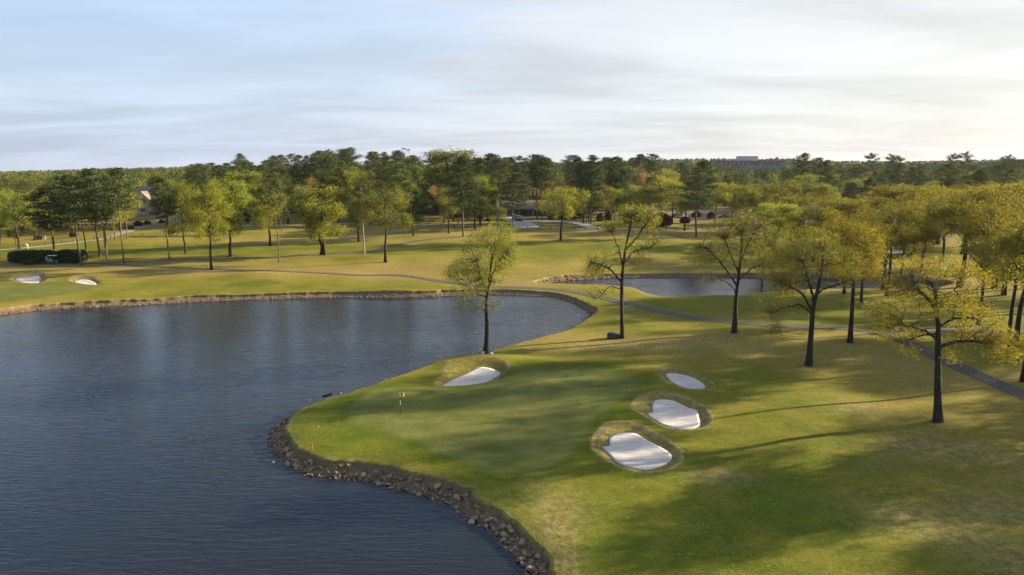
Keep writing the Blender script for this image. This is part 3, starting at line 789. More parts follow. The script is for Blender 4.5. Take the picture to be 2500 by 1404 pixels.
def grow(pts, seeds, bf):
    """spanning tree from seed chains out to the points: short joins, short ways to the root"""
    nodes = [s_[0] for s_ in seeds]; par = [s_[1] for s_ in seeds]; ns = len(nodes)
    N = len(pts); pos = np.array(nodes + [np.zeros(3)] * N); par = par + [-1] * N
    plen = np.zeros(ns + N)
    for i in range(ns):
        if par[i] >= 0: plen[i] = plen[par[i]] + np.linalg.norm(pos[i] - pos[par[i]])
    D = np.linalg.norm(pts[:, None, :] - pos[None, :ns, :], axis=2) + bf * plen[None, :ns] * 0.6
    D[:, 0] += 50
    best = D.argmin(1); cost = D.min(1); alive = np.ones(N, bool); k = ns
    for _ in range(N):
        c = np.where(alive, cost, 1e9); j = int(c.argmin()); alive[j] = False
        pos[k] = pts[j]; p_ = int(best[j]); par[k] = p_; plen[k] = plen[p_] + np.linalg.norm(pts[j] - pos[p_])
        d = np.linalg.norm(pts - pts[j], axis=1) + bf * plen[k]
        up = d < cost; best[up] = k; cost = np.where(up, d, cost); k += 1
    return pos, np.array(par), ns


def tree_mesh(name, trunk, r0, lobes, n_pts, n_leaf, leaf, seed, bf=0.45, limbs=(), rtop=0.35, tip=0.0105, droop=0.12, spread=0.42, asp=0.6, pw=0.46, bark_m='oak_bark', leaf_m='oak_leaf', shell=0.35):
    """a trunk polyline, crown lobes (x,y,z,rx,ry,rz,weight) -> trunk mesh with limbs and twigs, crown mesh of leaf clumps"""
    r_ = np.random.default_rng(seed)
    trunk = smooth_poly(np.asarray(trunk, float), 4, False); H_ = trunk[-1, 2]
    seeds = [(trunk[0], -1)]
    for i in range(1, len(trunk)): seeds.append((trunk[i], i - 1))
    lobes_a = np.array([l_[:6] for l_ in lobes], float); wts = np.array([l_[6] if len(l_) > 6 else l_[3] * l_[4] * l_[5] for l_ in lobes], float); wts /= wts.sum()
    for lb in limbs:
        lb = smooth_poly(np.asarray(lb, float), 3, False); d0 = np.linalg.norm(np.array([s_[0] for s_ in seeds]) - lb[0], axis=1); pi = int(d0.argmin())
        for q in lb[1:]: seeds.append((q, pi)); pi = len(seeds) - 1
    li = r_.choice(len(lobes), n_pts, p=wts)
    d = r_.normal(size=(n_pts, 3)); d /= np.linalg.norm(d, axis=1)[:, None]
    rad = r_.uniform(shell ** 3, 1, n_pts) ** (1 / 3)
    pts = lobes_a[li, :3] + d * rad[:, None] * lobes_a[li, 3:6]
    pos, par, ns = grow(pts, seeds, bf)
    N = len(pos); cnt = np.zeros(N); kids = np.zeros(N, int)
    for i in range(N - 1, 0, -1):
        if par[i] >= 0: kids[par[i]] += 1
    cnt[kids == 0] = 1
    order = list(range(N - 1, 0, -1))
    # nodes added later never parent earlier ones, so reverse order accumulates tips
    for i in order: cnt[par[i]] += cnt[i]
    nt = len(trunk)
    rad_n = tip * np.maximum(cnt, 1) ** pw
    rt = np.linspace(0, 1, nt); tr_r = r0 * (1 - (1 - rtop) * rt) * (1 + 0.55 * np.exp(-rt * nt / 1.1))
    scl = min(1.6, (r0 * 0.75) / max(rad_n[max(1, nt // 2)], 1e-6)); rad_n = np.maximum(rad_n * scl, tip * 0.9)
    rad_n[:nt] = tr_r
    e = np.arange(nt, N); pe = par[e]
    A, B = pos[pe].copy(), pos[e].copy(); L = np.linalg.norm(B - A, axis=1)
    mid = (A + B) / 2 + r_.normal(size=A.shape) * (0.10 * L)[:, None]; mid[:, 2] += 0.05 * L
    rc = np.minimum(rad_n[e], rad_n[pe] * 0.9); rp = np.minimum(rad_n[pe] * 0.9, rc * 1.5 + 0.01)
    V1, F1 = edge_tubes(A, mid, rp, (rp + rc) / 2, 4); V2, F2 = edge_tubes(mid, B, (rp + rc) / 2, rc, 4)
    # the trunk: a swept tube with a root flare
    nsd = 10; tv = []
    for i, q in enumerate(trunk):
        for k in range(nsd):
            a = 2 * np.pi * k / nsd; rr0 = tr_r[i] * (1 + (0.10 if i > 1 else 0.22) * math.sin(3 * a + seed + i * 0.2))
            tv.append((q[0] + rr0 * math.cos(a), q[1] + rr0 * math.sin(a), q[2] - (0.25 if i == 0 else 0)))
    idx = np.arange(nt * nsd).reshape(nt, nsd)
    F0 = np.stack([idx[:-1], np.roll(idx, -1, 1)[:-1], np.roll(idx, -1, 1)[1:], idx[1:]], -1).reshape(-1, 4)
    V0 = np.array(tv)
    Vt = np.concatenate([V0, V1, V2]); Ft = np.concatenate([F0, F1 + len(V0), F2 + len(V0) + len(V1)])
    to = mk('trunk', Vt, Ft, M[bark_m], smooth=True, link=False)
    to.data.materials.append(M['twig']); mi = np.zeros(len(Ft), np.int32); thin = np.repeat(rc < 0.045, 4).astype(np.int32)
    mi[len(F0):len(F0) + len(F1)] = thin; mi[len(F0) + len(F1):] = thin; to.data.polygons.foreach_set('material_index', mi)
    tips = np.nonzero((cnt <= 5) & (np.arange(N) >= ns))[0]
    per = np.maximum(1, r_.poisson(n_leaf / max(len(tips), 1), len(tips)))
    C = np.repeat(pos[tips], per, 0) + r_.normal(size=(per.sum(), 3)) * spread * [1, 1, 0.75]; C[:, 2] -= droop
    Ql, Fl = leaf_quads(C, leaf, r_, asp)
    co = mk('crown', Ql, Fl, M[leaf_m], link=False)
    return to.data, co.data


def place(tpl, name, loc, rz, sc, col, label, cat, group=None):
    root = empty(name, loc, rz, (sc[0], sc[0], sc[1]) if len(sc) == 2 else sc)
    for nm, me_ in zip(('trunk', 'crown'), tpl):
        c = bpy.data.objects.new(nm, me_); COL.objects.link(c); c.parent = root; c.color = (*col, 1)
    tag(root, label, cat, group); return root


OLIVE, GOLD, LIME, BRIGHT = (0.185, 0.190, 0.030), (0.262, 0.258, 0.026), (0.210, 0.245, 0.032), (0.290, 0.305, 0.034)
PINE, PINE2 = (0.078, 0.098, 0.034), (0.105, 0.118, 0.036)


def hero(base, trunk_px, lobes_px, r0, n_pts, n_leaf, leaf, col, label, seed, limbs_px=(), depth=0.9, group=None, **kw):
    b = P(*base); b[2] = float(ground(np.array([b[0]]), np.array([b[1]]))[0])
    r_ = np.random.default_rng(seed + 50)
    def loc(px, py, dy=0.0): q = V(px, py, b[1] + dy); return (q[0] - b[0], dy, q[2] - b[2])
    tr = [(0, 0, 0)] + [loc(*q) for q in trunk_px]
    k = V(base[0] + 1, base[1], b[1])[0] - V(base[0], base[1], b[1])[0]
    lob = []
    for L_ in lobes_px:
        px, py, rx, ry = L_[:4]; dy = (L_[5] if len(L_) > 5 else r_.uniform(-0.35, 0.35) * rx * k)
        c = loc(px, py); lob.append((c[0], dy, c[2], rx * k, max(rx, ry) * k * depth, ry * k, L_[4] if len(L_) > 4 else (rx * ry) ** 1.0))
    lim = [[loc(q[0], q[1], q[2] if len(q) > 2 else 0) for q in lb] for lb in limbs_px]
    tpl = tree_mesh('oak', tr, r0, lob, n_pts, n_leaf, leaf, seed, limbs=lim, **kw)
    return place(tpl, 'oak_tree', b, 0, (1, 1), col, label, 'tree', group)


hero((1187, 872), [(1189, 800), (1187, 748), (1192, 705), (1197, 660), (1203, 615)],
     [(1190, 630, 72, 70), (1205, 578, 48, 34), (1122, 662, 36, 34), (1236, 615, 32, 45), (1140, 708, 42, 20), (1142, 752, 36, 10, 300), (1195, 742, 26, 14, 400), (1175, 690, 40, 26), (1235, 560, 22, 16)],
     0.28, 1200, 20000, 0.07, (0.255, 0.262, 0.034), 'slender oak with fine yellow green leaves on the lake shore above white bags', 11, limbs_px=[[(1192, 720), (1175, 680), (1165, 640)], [(1194, 700), (1210, 650), (1235, 620)]], bf=0.22, spread=0.34)
hero((1520, 825), [(1518, 750), (1518, 690), (1521, 650), (1528, 600), (1538, 560), (1541, 530)],
     [(1545, 522, 40, 26, 2000), (1588, 527, 24, 26, 1000), (1490, 553, 26, 14, 700), (1530, 620, 42, 45, 1300), (1462, 640, 38, 30, 1500), (1445, 665, 30, 12, 500), (1598, 590, 24, 12, 250), (1462, 714, 36, 14, 420), (1568, 634, 20, 9, 150), (1575, 570, 26, 22, 300)],
     0.27, 850, 9500, 0.08, (0.29, 0.280, 0.032), 'bare limbed oak with yellow top leaves beside the black boulder', 12,
     limbs_px=[[(1518, 662), (1538, 622), (1565, 609), (1590, 604), (1612, 582)], [(1517, 690), (1495, 662), (1470, 648), (1445, 640)], [(1517, 708), (1490, 700), (1470, 718), (1450, 735)], [(1521, 650), (1508, 600), (1495, 570)], [(1527, 610), (1555, 580), (1570, 555), (1585, 535)]], bf=0.22, spread=0.36)
hero((1793, 812), [(1797, 730), (1802, 690), (1806, 645), (1810, 605), (1812, 570)],
     [(1800, 600, 72, 50), (1722, 622, 34, 40), (1765, 556, 48, 26), (1835, 556, 44, 40), (1868, 640, 36, 36), (1740, 685, 40, 14, 350), (1700, 610, 14, 14, 120), (1812, 530, 34, 24)],
     0.31, 950, 12500, 0.078, (0.200, 0.184, 0.024), 'wide oak with sparse olive leaves before the pond, its shadow long', 13,
     limbs_px=[[(1800, 700), (1770, 655), (1740, 620), (1715, 600)], [(1800, 715), (1775, 690), (1745, 680)], [(1800, 690), (1830, 660), (1860, 648)], [(1805, 650), (1825, 600), (1845, 560)], [(1803, 665), (1785, 620), (1770, 585)]], bf=0.22, spread=0.36)
hero((1974, 893), [(1980, 815), (1985, 752), (1997, 705), (2007, 650), (2010, 610)],
     [(1985, 630, 90, 55), (1985, 580, 62, 28), (1900, 648, 52, 48), (1885, 745, 44, 24, 800), (1893, 800, 24, 18, 350), (2062, 650, 40, 48), (1930, 700, 44, 30), (1960, 755, 22, 20, 200)],
     0.34, 1100, 23000, 0.07, (0.212, 0.192, 0.022), 'large spreading oak with low drooping limbs reaching across the cart path', 14,
     limbs_px=[[(1983, 760), (1960, 720), (1940, 705), (1905, 690)], [(1982, 768), (1955, 745), (1915, 752), (1880, 765)], [(1995, 715), (2030, 700), (2065, 690)], [(1990, 735), (1975, 690), (1960, 640)]], bf=0.22, spread=0.33)
hero((2074, 836), [(2079, 770), (2083, 705), (2090, 650), (2095, 600)],
     [(2090, 610, 55, 58), (2075, 562, 46, 24), (2122, 655, 32, 26), (2050, 640, 34, 30), (2130, 600, 30, 40)],
     0.32, 850, 16000, 0.08, (0.240, 0.198, 0.020), 'straight oak with orange tinged crown right of the spreading oak', 15, bf=0.22, spread=0.42)
hero((2288, 1030), [(2289, 930), (2290, 850), (2291, 795), (2287, 750), (2284, 715)],
     [(2300, 655, 90, 30), (2385, 680, 40, 42), (2270, 728, 100, 32), (2160, 762, 60, 28), (2185, 808, 62, 24, 1400), (2400, 798, 62, 46), (2445, 840, 46, 42), (2330, 850, 40, 36, 900), (2232, 855, 32, 14, 350), (2200, 700, 50, 30)],
     0.33, 1000, 25000, 0.062, (0.305, 0.255, 0.017), 'low branched oak with golden leaf clusters nearest the camera on the right', 16,
     limbs_px=[[(2290, 830), (2265, 812), (2235, 800), (2200, 792)], [(2290, 850), (2320, 838), (2360, 832), (2410, 838)], [(2290, 800), (2325, 780), (2370, 775)], [(2288, 770), (2270, 735), (2240, 705), (2225, 680)], [(2289, 815), (2250, 820), (2200, 835)]], bf=0.22, spread=0.27)

# crowns shared by the other broadleaved trees (built 16 m tall, then scaled)
OAKS = []
GROVE = []
for i, (wide, low, npt, nlf, lf) in enumerate([(6.4, 5.0, 820, 10500, 0.135), (5.4, 4.6, 720, 9000, 0.135), (7.0, 5.8, 860, 10500, 0.135), (4.6, 4.4, 560, 7800, 0.135), (6.0, 5.0, 560, 6000, 0.13), (5.0, 3.6, 760, 13000, 0.145), (6.2, 7.4, 760, 10500, 0.105), (5.6, 6.8, 720, 9500, 0.105), (6.8, 7.8, 800, 11500, 0.105)]):
    r_ = np.random.default_rng(300 + i)
    lob = [(0, 0, (16 + low) / 2 + 0.6, wide * .72, wide * .72, (16 - low) / 2 * .85, 1.6)]
    for k in range(12):
        a = k * 2.4 + r_.uniform(-.4, .4); zz_ = r_.uniform(low + 1.2, 14.3); f = math.sin(math.pi * min(1, max(0.12, (16.3 - zz_) / (16.3 - low + 1)))) ** 0.7
        q = wide * 0.80 * f * r_.uniform(.7, 1.1); lob.append((q * math.cos(a), q * math.sin(a), zz_, 2.0 * r_.uniform(.5, 1.35), 2.0 * r_.uniform(.5, 1.35), 1.3 * r_.uniform(.6, 1.3), r_.uniform(.5, 1.2)))
    tr = [(0, 0, 0), (r_.uniform(-.2, .2), r_.uniform(-.2, .2), low * .6), (r_.uniform(-.4, .4), r_.uniform(-.4, .4), low * 1.1), (r_.uniform(-.7, .7), r_.uniform(-.7, .7), 10), (r_.uniform(-.8, .8), r_.uniform(-.8, .8), 13)]
    (OAKS if i < 6 else GROVE).append(tree_mesh('oak', tr, 0.30, lob, npt, nlf, lf, 400 + i, bf=0.22, spread=0.5, tip=0.014))


def pine_mesh(seed, h=26.0, cl=0.5, wid=3.6, nb=34, dens=150, leaf=0.235, flat=False, bark_m='pine_bark'):
    r_ = np.random.default_rng(seed); tr = np.array([(0, 0, 0), (r_.uniform(-.3, .3), r_.uniform(-.3, .3), h * .35), (r_.uniform(-.6, .6), r_.uniform(-.6, .6), h * .7), (r_.uniform(-.8, .8), r_.uniform(-.8, .8), h * .97)])
    trunk = smooth_poly(tr, 5, False); nt = len(trunk); rad = 0.235 * (1 - 0.82 * np.linspace(0, 1, nt)); rad[0] *= 1.3
    A, B, ra, rb, C = [], [], [], [], []
    for k in range(nb):
        u = (k + r_.uniform(0, .9)) / nb; z = h * (cl + (1 - cl) * u * 0.985)
        q = np.array([np.interp(z, trunk[:, 2], trunk[:, 0]), np.interp(z, trunk[:, 2], trunk[:, 1]), z]); a = k * 2.399 + r_.uniform(-.5, .5)
        prof = (math.sin(math.pi * (0.16 + 0.80 * u)) ** 0.8 if not flat else min(1, 1.35 * math.sin(math.pi * (0.25 + 0.68 * u))))
        L = wid * prof * r_.uniform(0.6, 1.2); up = r_.uniform(0.05, 0.45) * L * (0.4 + u)
        e = q + np.array([math.cos(a) * L, math.sin(a) * L, up]); m_ = (q + e) / 2 + [0, 0, -0.06 * L + 0.1]
        A += [q, m_]; B += [m_, e]; ra += [0.07, 0.05]; rb += [0.05, 0.025]
        for f, wq in ((1.0, 1.0), (0.62, 0.7)):
            cpt = q + (e - q) * f; n_ = int(dens * wq * r_.uniform(.7, 1.2) * max(.5, L / wid)); sp_ = (0.55 + 0.22 * L) * wq
            C.append(cpt + r_.normal(size=(n_, 3)) * [sp_ * .62, sp_ * .62, sp_ * .30] + [0, 0, 0.15])
    top = trunk[-1]; C.append(top + r_.normal(size=(int(dens * 1.1), 3)) * [0.65, 0.65, 0.55])
    # a few dead stubs below the crown
    for k in range(5):
        z = h * r_.uniform(cl * .62, cl); q = np.array([np.interp(z, trunk[:, 2], trunk[:, 0]), np.interp(z, trunk[:, 2], trunk[:, 1]), z]); a = r_.uniform(0, 6.28); L = r_.uniform(.6, 1.8)
        A.append(q); B.append(q + [math.cos(a) * L, math.sin(a) * L, .1 * L]); ra.append(.04); rb.append(.015)
    V1, F1 = edge_tubes(np.array(A), np.array(B), np.array(ra), np.array(rb), 4)
    nsd = 8; ang = np.arange(nsd) * 2 * np.pi / nsd
    V0 = (trunk[:, None, :] + np.stack([np.cos(ang), np.sin(ang), 0 * ang], -1)[None] * rad[:, None, None]).reshape(-1, 3); V0[:nsd, 2] -= 0.3
    idx = np.arange(nt * nsd).reshape(nt, nsd); F0 = np.stack([idx[:-1], np.roll(idx, -1, 1)[:-1], np.roll(idx, -1, 1)[1:], idx[1:]], -1).reshape(-1, 4)
    to = mk('trunk', np.concatenate([V0, V1]), np.concatenate([F0, F1 + len(V0)]), M[bark_m], smooth=True, link=False)
    Cc = np.concatenate(C); Q, Fl = leaf_quads(Cc, leaf, r_, 0.45)
    co = mk('crown', Q, Fl, M['pine_leaf'], link=False)
    return to.data, co.data


PINES = [pine_mesh(501, cl=.50, wid=3.9, nb=38), pine_mesh(502, cl=.42, wid=3.3, nb=42), pine_mesh(503, cl=.58, wid=4.2, nb=32), pine_mesh(504, cl=.36, wid=3.6, nb=46), pine_mesh(505, cl=.62, wid=3.6, nb=26, dens=130), pine_mesh(506, cl=.70, wid=3.6, nb=17, dens=130, flat=True)]
PINE_PALE = pine_mesh(507, cl=.55, wid=3.2, nb=22, dens=110, bark_m='pale_bark')
TSEED = np.random.default_rng(77)


def top_height(px, py_top, b): return max(3.0, V(px, py_top, b[1])[2] - b[2])


def tree_at(kind, base, top, label, col, var=None, wide=None, group=None, name=None, rz=None):
    """base and top of a single tree; WIDE: half width of its crown in photo pixels"""
    b = P(*base); b[2] = float(ground(np.array([b[0]]), np.array([b[1]]))[0]); h = top_height(base[0], top, b)
    k = b[1] / F
    if kind == 'oak':
        v_ = TSEED.integers(6) if var is None else var; s = h / 16.2; sx = s if wide is None else 1.22 * wide * k / [6.6, 5.8, 7.2, 5.0, 6.3, 5.4][v_]
        tpl = (GROVE[v_ % 3] if group and 'grove' in group and base[1] >= 700 else OAKS[v_])
    elif kind == 'pale': tpl = PINE_PALE; s = h / 26.6; sx = s if wide is None else wide * k / 3.8
    else:
        v_ = TSEED.integers(5) if var is None else var; s = h / 26.6; sx = s if wide is None else 1.2 * wide * k / 4.3
        tpl = PINES[v_]
    jit = 1 + TSEED.uniform(-.12, .12)
    return place(tpl, name or ('pine_tree' if kind != 'oak' else 'oak_tree'), b, TSEED.uniform(0, 6.28) if rz is None else rz, (sx, s), tuple(c * jit for c in col), label, 'tree', group)


# single trees on the far side of the lake, left to right
L_ = tree_at
L_('oak', (47, 607), 455, 'bright yellow green tree at the far left beyond the hedge', LIME, 0, 46)
L_('oak', (-20, 600), 470, 'leafy tree half cut off by the left edge of view', LIME, 1, 44)
L_('oak', (39, 600), 545, 'small dark leaning tree left of the golfer', (.06, .07, .02), 3, 14)
L_('oak', (89, 580), 470, 'tree with dark trunk behind the golfer', OLIVE, 3, 28)
L_('pine', (135, 634), 457, 'pine rising right behind the parked golf cart', PINE, 1, 46)
L_('pine', (200, 648), 422, 'tall pine at the right end of the clipped hedge', PINE, 0, 46)
L_('pine', (214, 637), 470, 'thinner pine just behind the pine at the hedge end', PINE, 4, 30)
L_('pine', (245, 627), 410, 'tallest pine of the left group, third from the hedge', PINE, 1, 42)
L_('pine', (261, 634), 430, 'slim pine between two taller pines right of the hedge', PINE2, 4, 34)
L_('pine', (303, 645), 408, 'tall leaning pine with bare pale trunk and high crown', PINE, 2, 32)
L_('pine', (282, 585), 460, 'pine by the road bend behind the leaning pine', PINE, 4, 22)
L_('pine', (310, 585), 470, 'pine standing left of the stone house driveway', PINE, 4, 18)
L_('pine', (257, 605), 440, 'background pine between the left group trunks', PINE, 1, 30)
L_('pine', (414, 632), 428, 'single pine right of the stone house with ragged crown', PINE, 0, 32)
L_('oak', (453, 619), 440, 'yellow green oak behind the forked shore oak', OLIVE, 5, 40)
L_('oak', (517, 659), 438, 'big yellow oak standing nearest the far shore on the left', GOLD, 0, 54)
L_('oak', (563, 627), 432, 'tall pale green oak right of the big yellow oak', LIME, 5, 50)
L_('pine', (682, 640), 433, 'lone pine with long bare trunk and small crown by the path', PINE2, 4, 24)
L_('oak', (660, 600), 440, 'yellow tree right behind the lone bare pine', GOLD, 1, 42)
L_('pine', (689, 567), 470, 'dark stump like pine behind the lone bare pine', PINE, 3, 20)
L_('oak', (786, 623), 446, 'twin trunk tree with bright yellow green crown by the path', (0.27, 0.275, 0.04), 5, 58)
L_('oak', (793, 623), 470, 'second trunk of bright green foliage leaning against the twin tree', (0.25, 0.265, 0.04), 3, 44)
L_('pale', (890, 621), 440, 'dead looking pine with pale peeling trunk', PINE2, None, 28)
L_('oak', (942, 641), 447, 'round crowned olive oak beside the cart path', OLIVE, 2, 64)
L_('oak', (875, 590), 470, 'small olive tree behind the pale trunk pine', OLIVE, 1, 34)
L_('oak', (1009, 576), 452, 'dark green tree left of the brick house', (.075, .11, .025), 5, 34)
L_('oak', (1095, 570), 446, 'thin oak in front of the brick house', OLIVE, 3, 28)
L_('pale', (1076, 535), 450, 'pale trunk tree left of the thin oak', PINE2, None, 16)
L_('pine', (1119, 560), 440, 'slim pine behind the big layered pine', PINE, 1, 22)
L_('pine', (1131, 578), 379, 'big layered pine reaching above the horizon by the path end', PINE, 3, 36)
L_('oak', (1160, 560), 430, 'broad green tree right of the layered pine', (.10, .13, .03), 5, 32)
L_('pine', (1200, 524), 372, 'tall pine left of the clubhouse roof', PINE, 0, 28)
L_('pine', (1222, 528), 384, 'pine with pale trunk at the clubhouse corner', PINE2, 2, 26)
L_('pine', (1254, 557), 421, 'pine standing at the driveway mouth', PINE, 3, 34)
L_('pine', (1311, 535), 376, 'left of two tall straight pines before the clubhouse', PINE, 2, 26)
L_('pine', (1323, 538), 382, 'right of two tall straight pines before the clubhouse', PINE, 0, 28)
L_('oak', (1369, 590), 446, 'leaning oak with golden crown beside the driveway loop', GOLD, 2, 56)
L_('oak', (1215, 560), 500, 'small yellow tree behind the slender shore oak', OLIVE, 4, 30)
L_('pine', (1443, 546), 378, 'tall pine right of the driveway, right of a pair', PINE, 1, 28)
L_('pine', (1437, 541), 392, 'tall pine right of the driveway, left of a pair', PINE, 2, 26)
L_('pine', (1501, 538), 380, 'dark straight pine between driveway and red bush', PINE, 0, 28)
L_('oak', (1581, 571), 500, 'young tree just behind the yellow topped oak', OLIVE, 4, 22)
L_('oak', (1609, 551), 420, 'oak rising behind the dark red bush', OLIVE, 1, 42)
L_('oak', (1671, 563), 440, 'dark stemmed tree by the far rail fence', OLIVE, 3, 30)
L_('pine', (1700, 579), 390, 'tall pine with bushy crown right of the culvert', PINE, 3, 42)
L_('oak', (1784, 560), 438, 'round oak in front of the parked pickup', OLIVE, 0, 44)
L_('oak', (1860, 560), 428, 'yellow crowned tree left of the white porch house', GOLD, 1, 40)
L_('oak', (1960, 562), 430, 'wide olive oak behind the white porch house garden', OLIVE, 2, 62)
L_('oak', (1895, 622), 490, 'luminous light green tree below the white porch house', BRIGHT, 5, 56)
L_('oak', (1862, 668), 530, 'dark stemmed oak on the far bank of the pond', OLIVE, 1, 44)
L_('oak', (2138, 560), 462, 'small light green tree high in the middle of the grove', BRIGHT, 5, 28)
L_('oak', (1555, 526), 388, 'reddish budding tree between dark pines on the skyline', (.24, .15, .055), 1, 30)
L_('oak', (1102, 524), 356, 'large yellow green tree topping the skyline', (0.20, 0.205, 0.03), 5, 62)
L_('oak', (1000, 528), 396, 'vivid green round tree below the light towers', (0.15, 0.21, 0.03), 5, 48)
for bx, by, tp, wd, cl_, vr, lb in [(410, 552, 430, 26, LIME, 5, 'yellow green tree beside the stone house drive'), (480, 550, 432, 32, GOLD, 1, 'golden tree behind the big yellow oak'), (545, 549, 424, 34, GOLD, 0, 'golden tree between the big yellow oak and the pale green oak'), (604, 545, 412, 42, LIME, 5, 'tall yellow green tree right behind the pale green oak'), (650, 547, 432, 34, GOLD, 2, 'golden tree left of the lone bare pine'), (704, 546, 424, 36, GOLD, 1, 'orange gold tree left of the dark roof'),
        (828, 545, 412, 44, LIME, 5, 'tall lime tree behind the twin trunk tree'), (905, 548, 404, 34, (0.17, 0.15, 0.04), 1, 'brownish tree above the pale trunk pine'), (962, 545, 436, 34, OLIVE, 0, 'olive tree behind the round crowned oak'), (1172, 552, 424, 36, LIME, 5, 'lime tree right of the big layered pine'), (1425, 545, 452, 26, OLIVE, 3, 'olive tree right of the leaning golden oak'), (1478, 545, 448, 30, GOLD, 4, 'golden tree left of the dark straight pine'), (1535, 547, 436, 32, LIME, 1, 'lime tree behind the yellow topped oak'), (1640, 547, 430, 34, GOLD, 0, 'golden tree above the dark red bush'), (1745, 545, 436, 36, GOLD, 2, 'golden tree right of the bushy crowned pine'), (1820, 552, 440, 36, OLIVE, 1, 'olive tree left of the yellow crowned tree')]:
    L_('oak', (bx, by), tp, lb, cl_, vr, wd)
# the oak grove on the right bank
for (bx, by, tp, wd, vr, lb) in [(2102, 740, 528, 56, 0, 'oak with slim dark trunk standing on the lawn before the pond'), (2060, 718, 520, 50, 1, 'thin oak close to the pond edge behind the straight oak'), (2165, 723, 500, 66, 2, 'forked oak leaning left near the pond'),
                                 (2157, 709, 480, 60, 3, 'slender oak directly behind the forked oak'), (2199, 701, 490, 70, 0, 'crooked oak at the right end of the pond'), (2388, 794, 470, 84, 2, 'thick trunk oak behind the golden leaved oak'),
                                 (2457, 874, 480, 90, 0, 'dark oak right of the path junction'), (2428, 704, 440, 80, 1, 'tall oak deep in the grove behind the thick trunk oak'), (2496, 932, 470, 100, 2, 'oak cut by the right edge beside the path'),
                                 (2345, 702, 446, 76, 5, 'leafy oak at the far right tip of the pond'), (2510, 765, 436, 86, 1, 'tall oak leaning at the right edge of the grove'), (2300, 640, 452, 70, 2, 'oak beyond the right end of the pond'),
                                 (2390, 650, 444, 70, 0, 'high oak in the back row of the grove'), (2475, 655, 436, 74, 5, 'back row oak near the right edge'), (2230, 622, 452, 66, 1, 'oak right of the sand bunker beyond the pond'),
                                 (2062, 630, 470, 60, 0, 'oak left of the sand bunker beyond the pond'), (2000, 600, 470, 56, 2, 'olive oak left of the small light green tree'), (2560, 700, 430, 90, 2, 'oak half outside the right edge, back row'),
                                 (2130, 590, 450, 60, 1, 'oak just behind the sand bunker beyond the pond'), (2420, 600, 436, 66, 0, 'oak in the rearmost row of the grove'), (2290, 596, 450, 60, 5, 'rear oak above the right tip of the pond'), (2180, 600, 446, 60, 5, 'broad rear oak right of the small light green tree'), (1985, 640, 480, 56, 1, 'oak across the pond behind the spreading oak'), (2350, 620, 440, 66, 2, 'rear oak between the pond tip and the right edge'), (2450, 720, 446, 70, 5, 'leafy oak behind the dark oak of the path junction'), (2250, 660, 470, 60, 0, 'oak at the far pond bank left of the pond tip'), (2550, 840, 470, 90, 2, 'oak mostly outside the right edge above the path'), (1930, 590, 466, 50, 0, 'olive oak touching the luminous light green tree'), (2520, 600, 430, 70, 2, 'rear oak at the right edge')]:
    L_('oak', (bx, by), tp, lb, (0.200, 0.172, 0.020), vr, wd, 'oak grove on the right bank')
# neighbours of the grove just out of view on the right: they throw the long shadows on the near lawn
for (x, y, h, sx) in [(59, 56.5, 16, 1.3), (69, 60, 16, 1.28), (84, 66, 17, 1.1), (70, 92, 17, 1.0), (86, 73, 17, 1.0), (93, 91, 17, 1.3), (101, 99, 18, 1.35), (86, 98, 17, 1.3), (108, 84, 18, 1.3), (74, 53, 15, 1.26), (95, 90, 18, 1.1), (90, 50, 16, 1.0), (112, 70, 18, 1.2), (105, 118, 18, 1.1), (128, 132, 18, 1.1), (140, 80, 18, 1.2), (100, 38, 16, .9)]:
    b = (x, y, float(ground(np.array([x]), np.array([y]))[0])); v_ = TSEED.integers(6)
    place(OAKS[5] if sx > 1.25 else GROVE[v_ % 3], 'oak_tree', b, TSEED.uniform(0, 6.28), (sx * h / 16.5, h / 16.2), OLIVE, 'oak of the grove just beyond the right edge', 'tree', 'oaks beyond the right edge')

# ------------------------------------------------------------------ woods behind the course
SKY_PX = [-200, 0, 150, 300, 420, 480, 560, 590, 620, 680, 720, 780, 860, 930, 975, 1000, 1040, 1085, 1130, 1165, 1200, 1270, 1330, 1370, 1430, 1490, 1550, 1600, 1650, 1700, 1740, 1920, 1960, 1990, 2050, 2120, 2170, 2230, 2300, 2345, 2400, 2450, 2500, 2700]
SKY_PY = [440, 432, 425, 415, 412, 396, 396, 376, 384, 374, 372, 366, 360, 372, 368, 376, 380, 372, 372, 374, 370, 378, 376, 372, 378, 382, 376, 372, 386, 396, 420, 420, 378, 384, 396, 400, 390, 398, 398, 396, 396, 386, 382, 382]
CLEAR = [(300, 420, 190, 345), (-50, 120, 180, 203), (120, 330, 180, 222), (715, 770, 250, 345), (1025, 1065, 250, 335), (1195, 1350, 220, 320), (1600, 1800, 200, 325), (1825, 1985, 200, 300)]


def zone_of(px):
    return ('behind the stone house' if px < 480 else 'behind the dark roof' if px < 830 else 'behind the brick house' if px < 1170 else 'behind the clubhouse' if px < 1480 else 'behind the red bush' if px < 1740 else 'behind the white porch' if px < 2060 else 'behind the oak grove')


